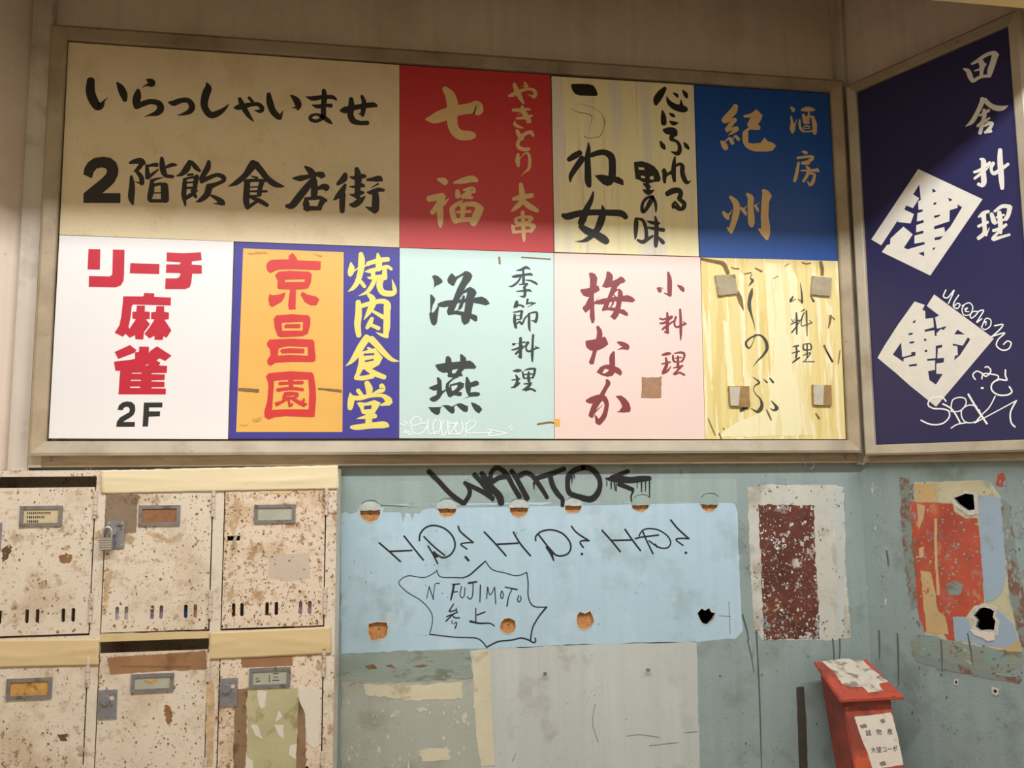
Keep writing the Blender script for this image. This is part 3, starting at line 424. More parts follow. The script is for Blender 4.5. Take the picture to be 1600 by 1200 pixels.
tag_c ~12 590,935 560,905 480,910 450,960 490,990 560,995 610,1010 615,1060 560,1110 470,1115 395,1083|~13 565,955 640,1000 700,1100|~10 630,1010 640,930 690,905 740,915 745,960 700,1010 630,1015|~10 630,1145 680,1115 760,1100|~10 830,975 770,965 715,1000 715,1060 750,1100 820,1095 860,1050 850,1000|~16 765,880 830,990 910,1110|~10 975,895 930,980 870,1040 815,1105|~9 815,1105 1140,930|~13 1140,930 1095,1020 1100,1100 1130,1135
@navy 1490 70 8
田 125,300,20 180,330,60 210,400,65 235,455,45|225,240,25 300,200,45 400,130,45 500,100,50 545,130,50|520,130,80 490,230,75 460,320,75 445,390,50|320,190,50 355,240,75 350,330,50 345,390,40|260,325,15 340,300,30 400,240,30|250,450,45 340,400,40 440,390,35
舍 360,675,55 350,730,60 300,840,55 230,960,55 150,1020,8|390,690,60 450,750,60 530,790,70 610,790,60 680,762,8|380,815,45 385,880,55 360,960,45 300,1015,35|325,885,25 440,820,40|300,1020,30 370,970,35 450,915,25|360,980,50 330,1105,45|380,1020,20 440,980,50 485,980,35|490,985,30 440,1060,50 400,1090,30|390,1095,30 470,1080,35
@navy 1490 225 7.5
料 310,175,20 350,200,60 350,320,60 355,440,65 350,485,40|240,330,30 320,300,40 425,215,30|245,405,30 330,340,35 400,280,20 430,230,15|290,470,40 340,490,40|465,225,45 440,290,35 470,345,45 550,300,45 640,235,35|545,70,50 545,200,65 560,400,65 570,520,45
理 295,855,25 350,810,45 410,790,35|350,830,60 360,940,50 360,1040,50 290,1105,45|290,965,35 400,915,35|420,980,8 380,1070,30|445,820,45 470,900,60 485,930,40|480,790,30 570,730,45 655,735,50|660,740,60 640,830,50 610,880,50|535,800,50 545,900,60 550,1040,40|500,860,20 590,830,25|500,925,20 610,880,25|465,1015,35 550,990,45 615,945,35|540,1020,30 470,1090,35 460,1115,40|470,1115,50 560,1090,35 655,1062,30
@spray 660 725 8
tag_d ~62 80,90 200,210 350,370 510,490|520,490,60 580,400,55 590,320,55 540,240,45|530,235,50 640,290,55 760,350,60 880,430,60|650,130,60 740,230,60 830,350,60 880,450,40|740,115,60 800,200,80 870,300,80 960,400,90 985,490,80|850,200,60 860,110,55 920,50,60 990,70,60 1060,140,65 1130,270,60 1215,410,65|880,220,60 960,170,60 1070,150,60|1115,85,60 1170,170,60 1230,280,65 1310,430,70|1200,150,60 1290,110,60 1370,140,55 1430,220,60 1500,320,55 1560,420,50|1400,230,20 1395,320,8
@spray 830 725 8
tag_e ~60 60,180 150,150 280,110 415,60|240,160,60 270,270,65 330,370,65 390,440,55 390,520,45|30,230,20 35,320,8|650,45,70 550,75,70 475,140,70 455,240,60 480,360,65 600,410,70 740,440,80 820,380,75 860,280,60 850,180,60 790,90,70 720,50,70 650,45,70|510,150,20 510,250,8|540,140,16 538,185,8
tag_f 935,180,20 1010,190,60 1120,190,85 1240,200,80 1380,185,75 1480,180,60|1210,90,55 1100,130,50 1000,170,50|1100,250,60 1200,290,55 1270,320,50|1275,340,25 1250,400,20 1255,470,16|1480,220,18 1480,410,12|1430,220,14 1430,340,10|1380,220,20 1380,350,12|1325,220,10 1325,300,10|1000,230,20 1000,310,14|1040,230,20 1050,330,12|1065,240,12 1065,340,10|945,210,12 945,275,10
@marker 590 805 6.154
mark_a ~16 15,265 120,355 220,445|~16 110,348 330,338|~16 255,200 350,320 440,430|~16 402,245 410,180 460,120 540,98 640,125 720,200 745,290 710,370 640,408 580,385 540,350|~15 445,205 540,300 645,385|~15 485,295 530,370 578,465|~24 540,360 570,400|~16 775,105 800,160 920,262|~13 920,262 850,265 800,280 860,325|~22 845,400 875,435|~16 1025,160 1130,270 1235,390|~16 1135,280 1350,268|~16 1305,160 1370,270 1470,390
@marker 840 805 6.154
mark_b ~16 -18,245 -15,200 40,155 130,140 230,170 300,240 320,310 290,370 220,392 170,380|~16 5,180 90,290 175,385|85,305,20 130,370,25 155,435,14|100,320,25 150,370,25|~15 325,105 380,170 495,245|~15 495,245 430,245 410,265 440,310|~24 425,370 428,376|~16 620,145 710,245 795,350|~15 710,242 880,238 905,235|~16 840,135 910,235 990,340|~13 975,200 1010,145 1080,128 1170,145 1250,200 1280,260 1260,305 1210,318 1150,300 1070,245|~15 1010,150 1040,225 1110,370|~17 1130,280 1150,305|~15 940,225 1000,210 1165,190|~16 1280,45 1350,130 1455,225|~13 1455,225 1380,222 1330,235 1400,290|~24 1425,358 1428,363
@marker 615 875 6.4
bubble ~8 360,742 385,640 385,550 340,470 260,395 150,330 80,270 52,225 90,180 150,157 220,165 300,175 370,150 432,108|~9 432,100 450,150 490,172 600,175 690,178|690,178,11 760,150,14 840,80,16 920,10,12|~9 920,10 960,70 1010,105 1120,130 1210,155 1270,150 1330,122|~11 1330,122 1345,220 1345,350 1370,430 1420,468 1530,470|1530,470,18 1450,570,14 1390,680,14 1370,800,14|~14 1415,780 1420,810 1400,825 1340,795 1270,780 1180,800 1060,812 1000,835 930,872|~11 930,872 890,820 840,785 760,775 600,770 360,742
words 330,385,7 355,265,7|355,265,9 400,395,9|395,395,7 415,245,7 460,235,7|485,330,8 488,334,8|605,245,20 590,320,20 572,400,14|590,245,16 660,238,12|600,320,12 640,315,10|680,265,9 665,340,9 680,375,9 705,360,9 715,275,9|750,230,20 830,218,16|795,235,10 790,350,10 765,390,10 735,365,8|868,250,12 863,420,10|940,270,10 930,385,10|942,270,8 965,350,8 1010,270,8|1010,270,10 1022,440,9|1080,310,9 1070,360,9 1085,385,9 1100,350,9 1085,310,9|1115,270,10 1235,295,14|1185,290,10 1150,370,10 1135,460,14|1250,355,10 1240,400,10 1255,418,10 1275,390,10 1265,358,9|600,440,12 555,510,12|560,515,12 630,500,12|625,480,10 635,525,10|530,565,12 570,550,12 640,520,12|585,550,12 525,610,14|590,550,10 610,575,12 660,578,12|583,605,8 583,635,8|600,640,8 625,620,8 630,640,10 615,680,14|822,480,10 822,620,12|835,550,14 915,518,12|765,612,20 860,632,16 960,632,12 1010,660,10
'''
# colours are those of the things under the lamp; shaded copies are darker
RUST = lin(112, 66, 34)
M = {}
M['beige'] = mat('beige_wall', lin(222, 206, 192), .06, 3, .75, .15, 90, [(lin(170, 142, 118), 2.2, .50, .2, 0, .4), (lin(110, 95, 80), 60, .66, .06, 5, .4)], streak=.10)
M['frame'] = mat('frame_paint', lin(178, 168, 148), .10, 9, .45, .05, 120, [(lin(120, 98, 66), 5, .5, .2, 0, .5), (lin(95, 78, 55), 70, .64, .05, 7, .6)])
M['frameshade'] = mat('shaded_grimy_frame_paint', lin(150, 134, 110), .12, 9, .5, .05, 120, [(lin(108, 86, 60), 5, .46, .2, 0, .6), (lin(80, 64, 46), 60, .62, .05, 7, .6)])  # top rails: shade put into the frame colour, with grime spots over it
M['framehalfshade'] = mat('half_shaded_frame_paint', lin(168, 152, 126), .12, 9, .5, .05, 120, [(lin(120, 96, 66), 4, .48, .2, 0, .6), (lin(80, 64, 46), 60, .64, .05, 7, .6)])  # side rails: milder darkening of the frame colour for shade, with dirt spots
M['batten'] = mat('batten_wood', lin(168, 150, 124), .14, 4, .7, .08, 150, [(lin(120, 100, 74), 6, .5, .2, 0, .5)], stretch=(2, 2, 20))
M['post'] = mat('post_paint', lin(206, 196, 184), .10, 4, .55, .1, 90, [(lin(130, 108, 84), 5, .52, .15, 0, .5)], streak=.2)
TEAL = lin(126, 148, 146)
M['teal'] = mat('teal_paint', lin(150, 168, 168), .10, 3.5, .6, .25, 110, [(lin(112, 122, 114), 6, .52, .14, 0, .5), (lin(66, 78, 74), 70, .63, .05, 6, .6), (lin(170, 184, 186), 13, .60, .1, 0, .3), (lin(180, 190, 186), 110, .68, .03, 9, .6)], streak=.10)
M['tealband'] = mat('teal_band_paint', lin(156, 176, 173), .08, 5, .55, .15, 110, [(lin(124, 140, 134), 9, .54, .14, 0, .5), (lin(96, 106, 102), 90, .66, .05, 7, .5)], streak=.12)
M['blue'] = mat('light_blue_paint', lin(182, 211, 228), .04, 4, .6, .08, 140, [(lin(140, 158, 158), 6, .53, .12, 2.2, .45), (lin(76, 84, 86), 80, .66, .04, 5, .7), (lin(196, 218, 232), 14, .56, .1, 0, .5)], streak=.08)
M['grey'] = mat('light_grey_paint', lin(198, 203, 200), .05, 4, .6, .15, 110, [(lin(150, 148, 138), 9, .56, .1, 3, .5), (lin(105, 105, 98), 85, .66, .05, 7, .6)], streak=.10)
M['olive'] = mat('greenish_grey_paint', lin(146, 160, 152), .10, 9, .6, .25, 120, [(lin(98, 96, 76), 12, .55, .1, 0, .6), (lin(190, 186, 160), 22, .62, .05, 0, .6)], stretch=(1, 1, 2.5))
M['stonegrey'] = mat('stained_grey_paint', lin(180, 184, 174), .08, 6, .65, .22, 100, [(lin(136, 134, 112), 6, .48, .15, 0, .6), (lin(214, 206, 174), 16, .60, .05, 6, .7), (lin(90, 86, 70), 80, .66, .04, 5, .6)], streak=.1)
M['papertape'] = mat('old_paper_tape', lin(212, 206, 180), .07, 12, .7, .15, 90, [(lin(160, 146, 106), 16, .57, .1, 0, .6)])
M['plaster'] = mat('plaster', lin(202, 202, 194), .08, 9, .8, .3, 90, [(lin(146, 136, 118), 8, .50, .12, 0, .6), (lin(105, 95, 76), 60, .64, .05, 7, .7)])
M['filler'] = mat('grey_filler', lin(186, 196, 192), .12, 40, .7, .4, 120)
M['dripc'] = mat('dark_drip', lin(88, 98, 92), .1, 30, .7, .1)
M['rim'] = mat('chipped_plaster', lin(205, 200, 190), .15, 60, .85, .5, 220)
M['plug'] = mat('orange_wood', lin(196, 138, 84), .25, 90, .8, .2, 200, [(lin(120, 70, 30), 120, .6, .06, 0, .5)])
M['hole'] = mat('dark_hole', lin(44, 34, 26), .3, 60, .9, .5, 100)
M['rustplate'] = mat('rusted_brown_plate', lin(100, 52, 40), .3, 12, .6, .35, 120, [(lin(140, 88, 40), 9, .54, .12, 0, .6), (lin(66, 32, 30), 20, .56, .08, 0, .7), (lin(206, 204, 204), 30, .60, .02, 7, .95), (lin(196, 190, 184), 75, .625, .02, 0, .9), (lin(180, 172, 168), 160, .64, .02, 0, .7)])
M['red_mural'] = mat('worn_red_paint', lin(190, 86, 64), .12, 14, .6, .15, 120, [(lin(200, 156, 104), 30, .60, .04, 7, .8), (lin(150, 156, 158), 22, .565, .05, 7, .85), (lin(150, 60, 48), 6, .5, .15, 0, .6), (lin(120, 96, 80), 80, .62, .04, 6, .7)], stretch=(1, 1, .7))
M['tan'] = mat('tan_paint', lin(204, 174, 126), .08, 10, .6, .1, 120, [(lin(160, 110, 66), 60, .62, .06, 9, .6), (lin(180, 96, 66), 18, .60, .04, 0, .8)])
M['cream_mural'] = mat('cream_flaking_paint', lin(198, 192, 160), .1, 12, .65, .25, 100, [(lin(140, 150, 146), 18, .55, .08, 0, .6)])
M['bluegrey'] = mat('pale_blue_paint', lin(158, 178, 198), .05, 6, .6, .05, 120, [(lin(140, 146, 138), 10, .58, .08, 4, .5)])
M['smear'] = mat('brown_smear', lin(132, 98, 82), .15, 14, .7, .2, 120, [(lin(134, 148, 144), 14, .47, .06, 0, .95), (lin(134, 148, 144), 60, .52, .06, 0, .8)])
M['smear2'] = mat('grey_olive_smear', lin(140, 150, 140), .1, 9, .7, .2, 100, [(lin(112, 92, 74), 12, .56, .08, 0, .6), (lin(134, 158, 158), 16, .50, .06, 0, .8), (lin(196, 190, 150), 30, .64, .04, 0, .6)], stretch=(.6, .6, 1.6))
M['darkstrip'] = mat('dark_grey_strip', lin(70, 66, 60), .15, 30, .7, .1)
M['steel'] = mat('dull_steel', lin(150, 150, 156), .15, 40, .32, .05, 200, [(lin(92, 74, 60), 50, .6, .08, 0, .5)], metal=.45)
M['darksteel'] = mat('dark_steel', lin(138, 134, 136), .15, 40, .36, .05, 200, [(lin(84, 70, 58), 30, .56, .08, 0, .6)], metal=.3)
M['chrome'] = mat('worn_chrome', lin(200, 198, 192), .1, 60, .25, .05, 200, metal=.8)
M['black'] = mat('black_gap', lin(14, 12, 10), .1, 10, .9, 0)
LK = lin(208, 190, 168)
M['locker'] = mat('rusty_cream_enamel', lin(226, 213, 194), .04, 5, .38, .06, 150, [(lin(194, 172, 142), 8, .50, .16, 0, .6), (lin(168, 134, 94), 22, .56, .08, 4, .8), (lin(138, 98, 64), 60, .60, .05, 4, .85), (lin(124, 94, 68), 105, .63, .04, 0, .7), (lin(90, 68, 52), 150, .65, .03, 7, .8)])
M['lockerheavy'] = mat('heavily_rusted_enamel', lin(230, 212, 190), .06, 5, .42, .08, 150, [(lin(196, 166, 128), 11, .50, .14, 0, .6), (lin(166, 126, 84), 24, .57, .07, 6, .75), (lin(130, 92, 60), 60, .60, .05, 0, .75), (lin(120, 90, 64), 110, .61, .04, 0, .7), (lin(84, 62, 46), 150, .64, .03, 9, .8)])
M['hinge'] = mat('hinge_enamel', lin(214, 198, 180), .1, 30, .35, .05, 150, [(lin(120, 92, 66), 60, .56, .06, 0, .7)])
M['enamelgone'] = mat('bare_brown_metal', lin(138, 118, 98), .12, 20, .6, .1, 120, [(lin(96, 74, 54), 30, .58, .08, 0, .6)])
M['masking'] = mat('masking_tape', lin(234, 218, 180), .03, 8, .6, .06, 60, [(lin(210, 188, 142), 10, .56, .1, 0, .4)], stretch=(.5, 1, 2))
M['masking2'] = mat('yellowed_masking_tape', lin(218, 194, 146), .04, 8, .6, .06, 60, [(lin(192, 162, 110), 10, .56, .1, 0, .4)], stretch=(.5, 1, 2))
M['browntape'] = mat('brown_tape', lin(156, 116, 82), .14, 12, .4, .06, 80, [(lin(106, 70, 46), 9, .52, .12, 0, .7)])
M['card'] = mat('yellowed_card', lin(206, 190, 150), .1, 30, .7, .03)
M['cardbrown'] = mat('brown_card', lin(150, 104, 70), .2, 60, .7, .1)
M['cardgreen'] = mat('pale_grey_card', lin(176, 178, 160), .08, 30, .6, .03)
M['cardorange'] = mat('mottled_orange_card', lin(196, 150, 80), .25, 45, .7, .1, 120, [(lin(120, 80, 44), 40, .56, .08, 0, .6)])
M['papertorn'] = mat('torn_olive_paper', lin(188, 182, 142), .1, 12, .7, .15, 90, [(lin(140, 118, 72), 14, .56, .08, 0, .6), (lin(222, 214, 186), 12, .6, .04, 0, .7)])
M['paperwhite'] = mat('white_torn_paper', lin(224, 214, 200), .04, 12, .7, .15, 90)
M['paperbrown'] = mat('brown_glue_residue', lin(140, 114, 86), .15, 16, .6, .15, 90, [(lin(88, 68, 48), 22, .55, .08, 0, .7)])
M['white_l'] = mat('white_leaflet', lin(236, 232, 236), .02, 6, .5, 0)
M['pink_l'] = mat('pink_leaflet', lin(206, 160, 190), .15, 40, .5, 0)
M['blue_l'] = mat('blue_leaflet', lin(40, 84, 150), .15, 40, .5, 0)
M['orange_l'] = mat('peach_leaflet', lin(226, 176, 140), .1, 40, .5, 0)
M['redbox'] = mat('worn_red_enamel', lin(184, 80, 62), .10, 9, .42, .06, 120, [(lin(206, 92, 52), 5, .50, .1, 0, .6), (lin(112, 52, 50), 9, .53, .10, 0, .75), (lin(84, 50, 48), 40, .60, .05, 7, .8)])
M['redshade'] = mat('shaded_red_enamel', lin(150, 62, 48), .12, 9, .45, .06, 120, [(lin(84, 44, 36), 7, .5, .14, 0, .6)])  # darker red copy, shade of left side and under-lid zone put into colour
M['dirtypaper'] = mat('dirty_white_paper', lin(206, 198, 184), .06, 20, .8, .15, 90, [(lin(110, 96, 80), 22, .52, .08, 0, .75), (lin(160, 130, 96), 30, .6, .06, 0, .5)])
M['notepaper'] = mat('white_note_paper', lin(222, 212, 200), .04, 20, .8, .1, 90, [(lin(160, 130, 96), 26, .6, .06, 10, .6)])
# sign panels
M['cream'] = mat('cream_acrylic', lin(222, 206, 170), .03, 4, .45, .02, 200, [(lin(196, 172, 128), 9, .50, .15, 0, .35), (lin(160, 134, 90), 90, .60, .08, 0, .35), (lin(110, 88, 50), 120, .71, .02, 0, .7)])
M['white'] = mat('white_acrylic', lin(232, 230, 230), .015, 4, .4, .01, 200, [(lin(190, 186, 180), 60, .7, .05, 0, .3)])
M['redp'] = mat('red_acrylic', lin(196, 56, 60), .03, 5, .35, .02, 200)
M['creamb'] = mat('yellowed_fluted_plastic', lin(240, 230, 182), .04, 4, .45, .04, 60, [(lin(222, 214, 206), 1.6, .50, .12, 0, .8), (lin(198, 176, 156), 6, .56, .08, 2, .5)], stretch=(8, 8, .5))
M['bluep'] = mat('blue_acrylic', lin(22, 78, 158), .03, 5, .35, .02, 200)
M['indigo'] = mat('indigo_acrylic', lin(64, 58, 148), .03, 5, .35, .02, 200)
M['orange'] = mat('orange_sheet', lin(228, 176, 88), .03, 5, .45, .03, 120)
M['tealp'] = mat('pale_aqua_acrylic', lin(194, 220, 216), .025, 4, .4, .02, 200, [(lin(160, 176, 160), 50, .66, .06, 8, .5)])
M['pinkp'] = mat('pale_pink_acrylic', lin(236, 210, 202), .02, 4, .45, .03, 160, [(lin(190, 160, 140), 70, .7, .04, 8, .5)])
M['yellowp'] = mat('peeling_yellow_plastic', lin(230, 212, 146), .05, 4, .5, .15, 30, [(lin(212, 186, 108), 4, .5, .06, 0, .6), (lin(242, 234, 196), 5, .56, .03, 0, .8), (lin(150, 120, 60), 18, .68, .04, 3, .6)], stretch=(7, 7, .45))
M['yellowlight'] = mat('pale_yellow_layer', lin(240, 230, 186), .03, 5, .55, .15, 30, [(lin(224, 208, 146), 5, .53, .04, 0, .6)], stretch=(6, 6, .5))
M['glue'] = mat('brown_adhesive', lin(128, 98, 60), .2, 40, .7, .3, 100)
M['navy'] = mat('navy_acrylic', lin(42, 41, 84), .03, 5, .35, .02, 200, [(lin(110, 110, 140), 150, .78, .02, 0, .6)])
M['pad'] = mat('foam_pad', lin(168, 156, 130), .1, 40, .85, .3, 120, [(lin(120, 96, 60), 26, .6, .05, 0, .7)])
M['padb'] = mat('foam_pad_brown', lin(156, 124, 78), .15, 60, .85, .3, 120)
M['padw'] = mat('foam_pad_pale', lin(190, 184, 166), .1, 40, .85, .3, 120)
# inks
I = {}
def ink(n, c, r=.45, var=.04): I[n] = mat('ink_' + n, c, var, 30, r, 0)
ink('black', lin(36, 30, 26)); ink('crimson', lin(190, 26, 52)); ink('charcoal', lin(34, 34, 36)); ink('redink', lin(204, 50, 48))
ink('yellow', lin(228, 214, 112)); ink('gold', lin(216, 184, 128)); ink('sumi', lin(26, 24, 20)); ink('ghost', lin(160, 138, 84))
ink('darkgreen', lin(44, 56, 58)); ink('maroon', lin(132, 56, 62)); ink('whitepen', lin(248, 252, 250)); ink('inkgrey', lin(66, 66, 60), .5, .3)
ink('ivory', lin(228, 224, 214)); ink('sprayblack', lin(20, 20, 24), .7); ink('markerblack', lin(30, 34, 42)); ink('pencil', lin(80, 76, 74))

# ================================================================= setting
LWALLD = Vector((-math.cos(math.radians(40)), -math.sin(math.radians(40)), 0)); LN = Vector((math.sin(math.radians(40)), -math.cos(math.radians(40)), 0))
XL = -0.118
ZT = 1.575
CEIL = 3.75
holes_px = {
 'a': [(563,796),(593,796),(594,803),(589,812),(578,816),(568,812),(563,804)],
 'b': [(683,793),(713,793),(712,800),(706,806),(694,807),(688,803)],
 'c': [(797,792),(824,792),(825,798),(820,805),(811,809),(801,805),(797,799)],
 'd': [(883,789),(909,789),(908,795),(903,801),(888,801),(883,797)],
 'e': [(988,788),(1014,788),(1013,794),(1004,800),(995,798),(988,794)],
 'f': [(1095,787),(1122,787),(1120,793),(1113,799),(1104,799),(1097,794)],
 'g': [(576,975),(589,972),(604,973),(606,980),(604,993),(598,998),(580,1001),(576,990)],
 'h': [(783,973),(788,967),(796,966),(804,970),(806,979),(803,987),(795,991),(786,988),(781,981)],
 'i': [(902,962),(906,956),(914,959),(922,955),(926,963),(928,972),(923,980),(915,984),(906,982),(902,974)],
 'j': [(1090,958),(1096,951),(1102,954),(1108,950),(1112,957),(1118,958),(1114,968),(1106,976),(1098,974),(1094,968)]}
HB = list(holes_px.values())
def wloop(P, plane, h): return [plane.px(u, v, h) for u, v in P]
# lower part of the back wall, with the drilled holes cut through it
V, F = prism_data([rect(XL - .0, 0, XC, ZT)] + [wloop(P, WALL, 0) for P in HB], WALL, -.012, 0)
wb = frommesh('wall_back', V, F, M['teal'], kind='structure')
prisms('upper_wall_paint', [([rect(XL, ZT, XC, CEIL)], WALL, -.06, 0)], M['beige'], wb)
box('wall_backing', (XL - .1, .20, 0), (XC + .1, .23, CEIL), M['hole'], wb)
hr_px = {'k': [(1490,778),(1499,775),(1508,771),(1521,773),(1522,785),(1523,796),(1512,798),(1503,792),(1496,787)],
         'l': [(1521,962),(1530,951),(1537,949),(1547,951),(1553,955),(1551,964),(1555,970),(1553,985),(1543,984),(1530,985),(1524,980),(1527,970)],
         'm': [(1492,1064),(1496,1064),(1495,1069),(1492,1068)], 'n': [(1552,1077),(1558,1079),(1556,1084),(1552,1082)]}
V, F = prism_data([rect(0, 0, 2.6, ZT)] + [wloop(P, RWALL, 0) for P in hr_px.values()], RWALL, -.012, 0)
wr = frommesh('wall_right', V, F, M['teal'], kind='structure')
prisms('upper_wall_paint', [([rect(0, ZT, 2.6, CEIL)], RWALL, -.06, 0)], M['beige'], wr)
prisms('wall_backing', [([rect(0, 0, 2.6, CEIL)], RWALL, -.2, -.17)], M['hole'], wr)
LW = Plane((XL, .05, 0), LWALLD, LN)
wl = prisms('wall_left', [([rect(0, 0, 2.4, CEIL)], LW, -.06, 0)], M['beige'], kind='structure')
box('floor', (-3, -5.5, -.05), (5, .3, 0), mat('concrete_floor', lin(120, 114, 104), .1, 4, .7, .1, 60), kind='structure')
box('ceiling', (-3, -5.5, CEIL), (5, .3, CEIL + .05), mat('painted_ceiling', lin(170, 158, 140), .06, 4, .8, .1, 60), kind='structure')
# beam hanging across the niche: its lower edge throws the shade over the upper signs
box('trim_1', (-1.6, -.80, 2.772), (3.1, -.736, CEIL), mat('beam_paint', lin(206, 184, 120), .08, 6, .6, .1), kind='structure')
# corner posts
box('trim_2', (2.548, .022, ZT - .005), (XC - .002, .05, CEIL), M['post'], bev=.002, kind='structure')
prism('trim_3', [rect(.004, ZT - .005, .03, CEIL)], RWALL, 0, .02, M['post'], kind='structure')
box('trim_4', (XL + .002, .02, ZT - .01), (-.058, .05, CEIL), M['post'], bev=.003, kind='structure')
# battens under the signboards
ba = box('trim_5', (-.056, .015, ZT + .001), (2.546, .05, 1.625), M['batten'], bev=.002, kind='structure')
bb = prism('trim_6', [rect(.034, ZT + .001, 2.2, 1.60)], RWALL, 0, .03, M['batten'], kind='structure')
def screw(name, plane, u, v, h, r, m, parent, label=None):
    a, z = plane.px(u, v, h); V, F = prism_data([circ(a, z, r)], plane, h - .002, h + .002)
    v2, f2 = prism_data([rect(a - r * .7, z - r * .14, a + r * .7, z + r * .14)], plane, h + .0021, h + .0024, len(V))
    return frommesh(name, V + v2, F + f2, m, parent, **({'label': label} if label else {}))
box('screw_block', (-.056, .012, ZT + .001), (-.02, .05, 1.62), M['frame'], ba)
screw('screw', Plane((0, .012, 0), (1, 0, 0), (0, -1, 0)), 77, 718, .001, .0055, M['darksteel'], ba)
screw('screw', WALL, 1322, 714, .037, .006, M['darksteel'], ba)

# ----- paint layers on the back wall
TH = .0006
hn = lambda ks: [holes_px[k] for k in ks]
blue_poly = [(533,790),(560,788),(700,786),(860,784),(900,783),(1146,782),(1152,800),(1156,900),(1161,985),(1150,998),(1090,1003),(900,1008),(740,1014),(533,1022)]
patch('paint_patch', blue_poly, WALL, 0, TH, M['blue'], wb, holes=hn('abcdefghij'), amp=1.0, step=14, seed=2, label='large light blue painted rectangle with drilled holes')
drip = [(533,752),(1150,748),(1152,787)]
x = 1140
rr = random.Random(5)
while x > 545:
    drip.append((x, (788.6 if x < 860 else 785.2) + rr.uniform(-1, .3)))
    x -= rr.uniform(10, 18)
drip += [(600,793),(598,800),(626,800),(630,816),(634,801),(641,802),(644,812),(648,801),(655,803),(660,797),(668,794)][::-1]
drip += [(562,790),(558,800),(546,803),(540,799),(533,803)]
patch('paint_patch', drip, WALL, 0, TH * 1.8, M['tealband'], wb, label='grey green paint band with drips along its lower edge')
patch('paint_patch', [(760,1014),(900,1007),(1088,1002),(1090,1080),(1094,1215),(560,1215),(575,1100),(700,1020)], WALL, 0, TH, M['grey'], wb, amp=.8, step=12, seed=3, label='large light grey painted area')
patch('paint_patch', [(533,1062),(640,1060),(742,1050),(748,1100),(752,1215),(533,1215)], WALL, 0, TH * 1.7, M['stonegrey'], wb, amp=1.5, step=10, seed=4, label='stained beige grey painted area')
patch('paint_patch', [(531,1026),(600,1018),(735,1015),(738,1060),(600,1066),(531,1064)], WALL, 0, TH * 2.4, M['olive'], wb, amp=1.6, step=8, seed=5, label='dark greenish grey paint strip')
patch('paper_tape', [(737,1020),(765,1016),(768,1110),(773,1196),(752,1198),(744,1150)], WALL, 0, TH * 3.2, M['papertape'], wb, amp=.7, step=9, seed=6, label='vertical strip of old cream paper tape')
patch('paper_tape', [(568,1070),(640,1072),(722,1066),(722,1092),(640,1094),(572,1086)], WALL, 0, TH * 3.2, M['papertape'], wb, amp=2, step=7, seed=7, label='torn horizontal piece of cream paper tape')
patch('paper_tape', [(654,1172),(700,1168),(705,1186),(660,1190)], WALL, 0, TH * 3, M['papertape'], wb, amp=2, step=6, seed=8)
for i, P in enumerate([[(612,1116),(619,1110),(626,1113),(622,1120),(614,1121)], [(650,1108),(662,1105),(668,1110),(655,1113)]]):
    patch('plaster_chip', P, WALL, 0, .002, M['rim'], wb, amp=.5, step=3, seed=20 + i)
for i, P in enumerate([[(570,1040),(584,1038),(589,1044),(576,1046)], [(602,1040),(612,1038),(620,1046),(612,1043)], [(645,1041),(660,1038),(672,1040),(655,1043)]]):
    patch('gouge', P, WALL, 0, TH * 3.5, M['glue'], wb, amp=.6, step=4, seed=30 + i)
# plaster filler lumps over the upper row of holes and broken rims
for i, (u0, u1, vt, vb) in enumerate([(563,594,784,796.5), (683,713,781,793.5), (796,826,781,792.5), (883,909,779,789.5), (988,1015,775,788.5), (1095,1122,774,787.5)]):
    P = [(u0 - 1, vb + 1)] + [(u0 + (u1 - u0) * t, vb - (vb - vt) * math.sin(math.pi * (.12 + .76 * t)) ** .6) for t in [k / 7 for k in range(8)]] + [(u1 + 1, vb + 1)]
    patch('filler_lump', P, WALL, 0, .0035, M['tealband'] if i > 3 else M['filler'], wb, amp=.7, step=5, seed=40 + i)
for i, (k, P) in enumerate(holes_px.items()):
    cu = sum(p[0] for p in P) / len(P); cv = sum(p[1] for p in P) / len(P)
    r_ = random.Random(50 + i)
    O = [(cu + (u - cu) * 1.10 + r_.uniform(-.7, .7), cv + (v - cv) * 1.13 + r_.uniform(-.5, .9)) for u, v in rough(P, .4, 5, 60 + i)]
    low = [p for p in O]
    patch('broken_rim', low, WALL, 0, TH * 2.6, M['rim'], wb, holes=[P])
    if k != 'j':
        deep = -.010
        patch('wood_plug', [(cu + (u - cu) * 1.04, cv + (v - cv) * 1.06) for u, v in P], WALL, -.03, deep, M['plug'], wb, amp=.3, step=4)
        a, z = WALL.px(cu + 1, cv - 2, deep)
        prism('nail_hole', [circ(a, z, .0022, 8)], WALL, deep, deep + .0004, M['black'], wb)
# removed plate: pale plaster rectangle round a rusty brown area
patch('paint_patch', [(1168,762),(1200,757),(1300,758),(1318,760),(1322,900),(1330,997),(1300,1000),(1190,1000),(1178,980),(1172,880)], WALL, 0, TH, M['plaster'], wb, amp=1.1, step=4, seed=70, label='pale plaster rectangle around the brown area')
patch('paint_patch', [(1185,788),(1272,790),(1274,870),(1280,960),(1281,998),(1194,999),(1190,900),(1186,810)], WALL, 0, TH * 2.2, M['rustplate'], wb, amp=1.3, step=5, seed=71, label='dark brown rusty rectangle flecked with white')
patch('paint_patch', [(1302,762),(1316,762),(1320,900),(1316,998),(1306,998),(1308,880)], WALL, 0, TH * 1.6, M['grey'], wb, amp=1, step=8, seed=72)
patch('rubber_strip', [(1245,1074),(1256,1073),(1260,1130),(1262,1215),(1250,1215),(1247,1130)], WALL, 0, .003, M['darkstrip'], wb, amp=.4, step=10, seed=73, label='narrow dark grey strip')
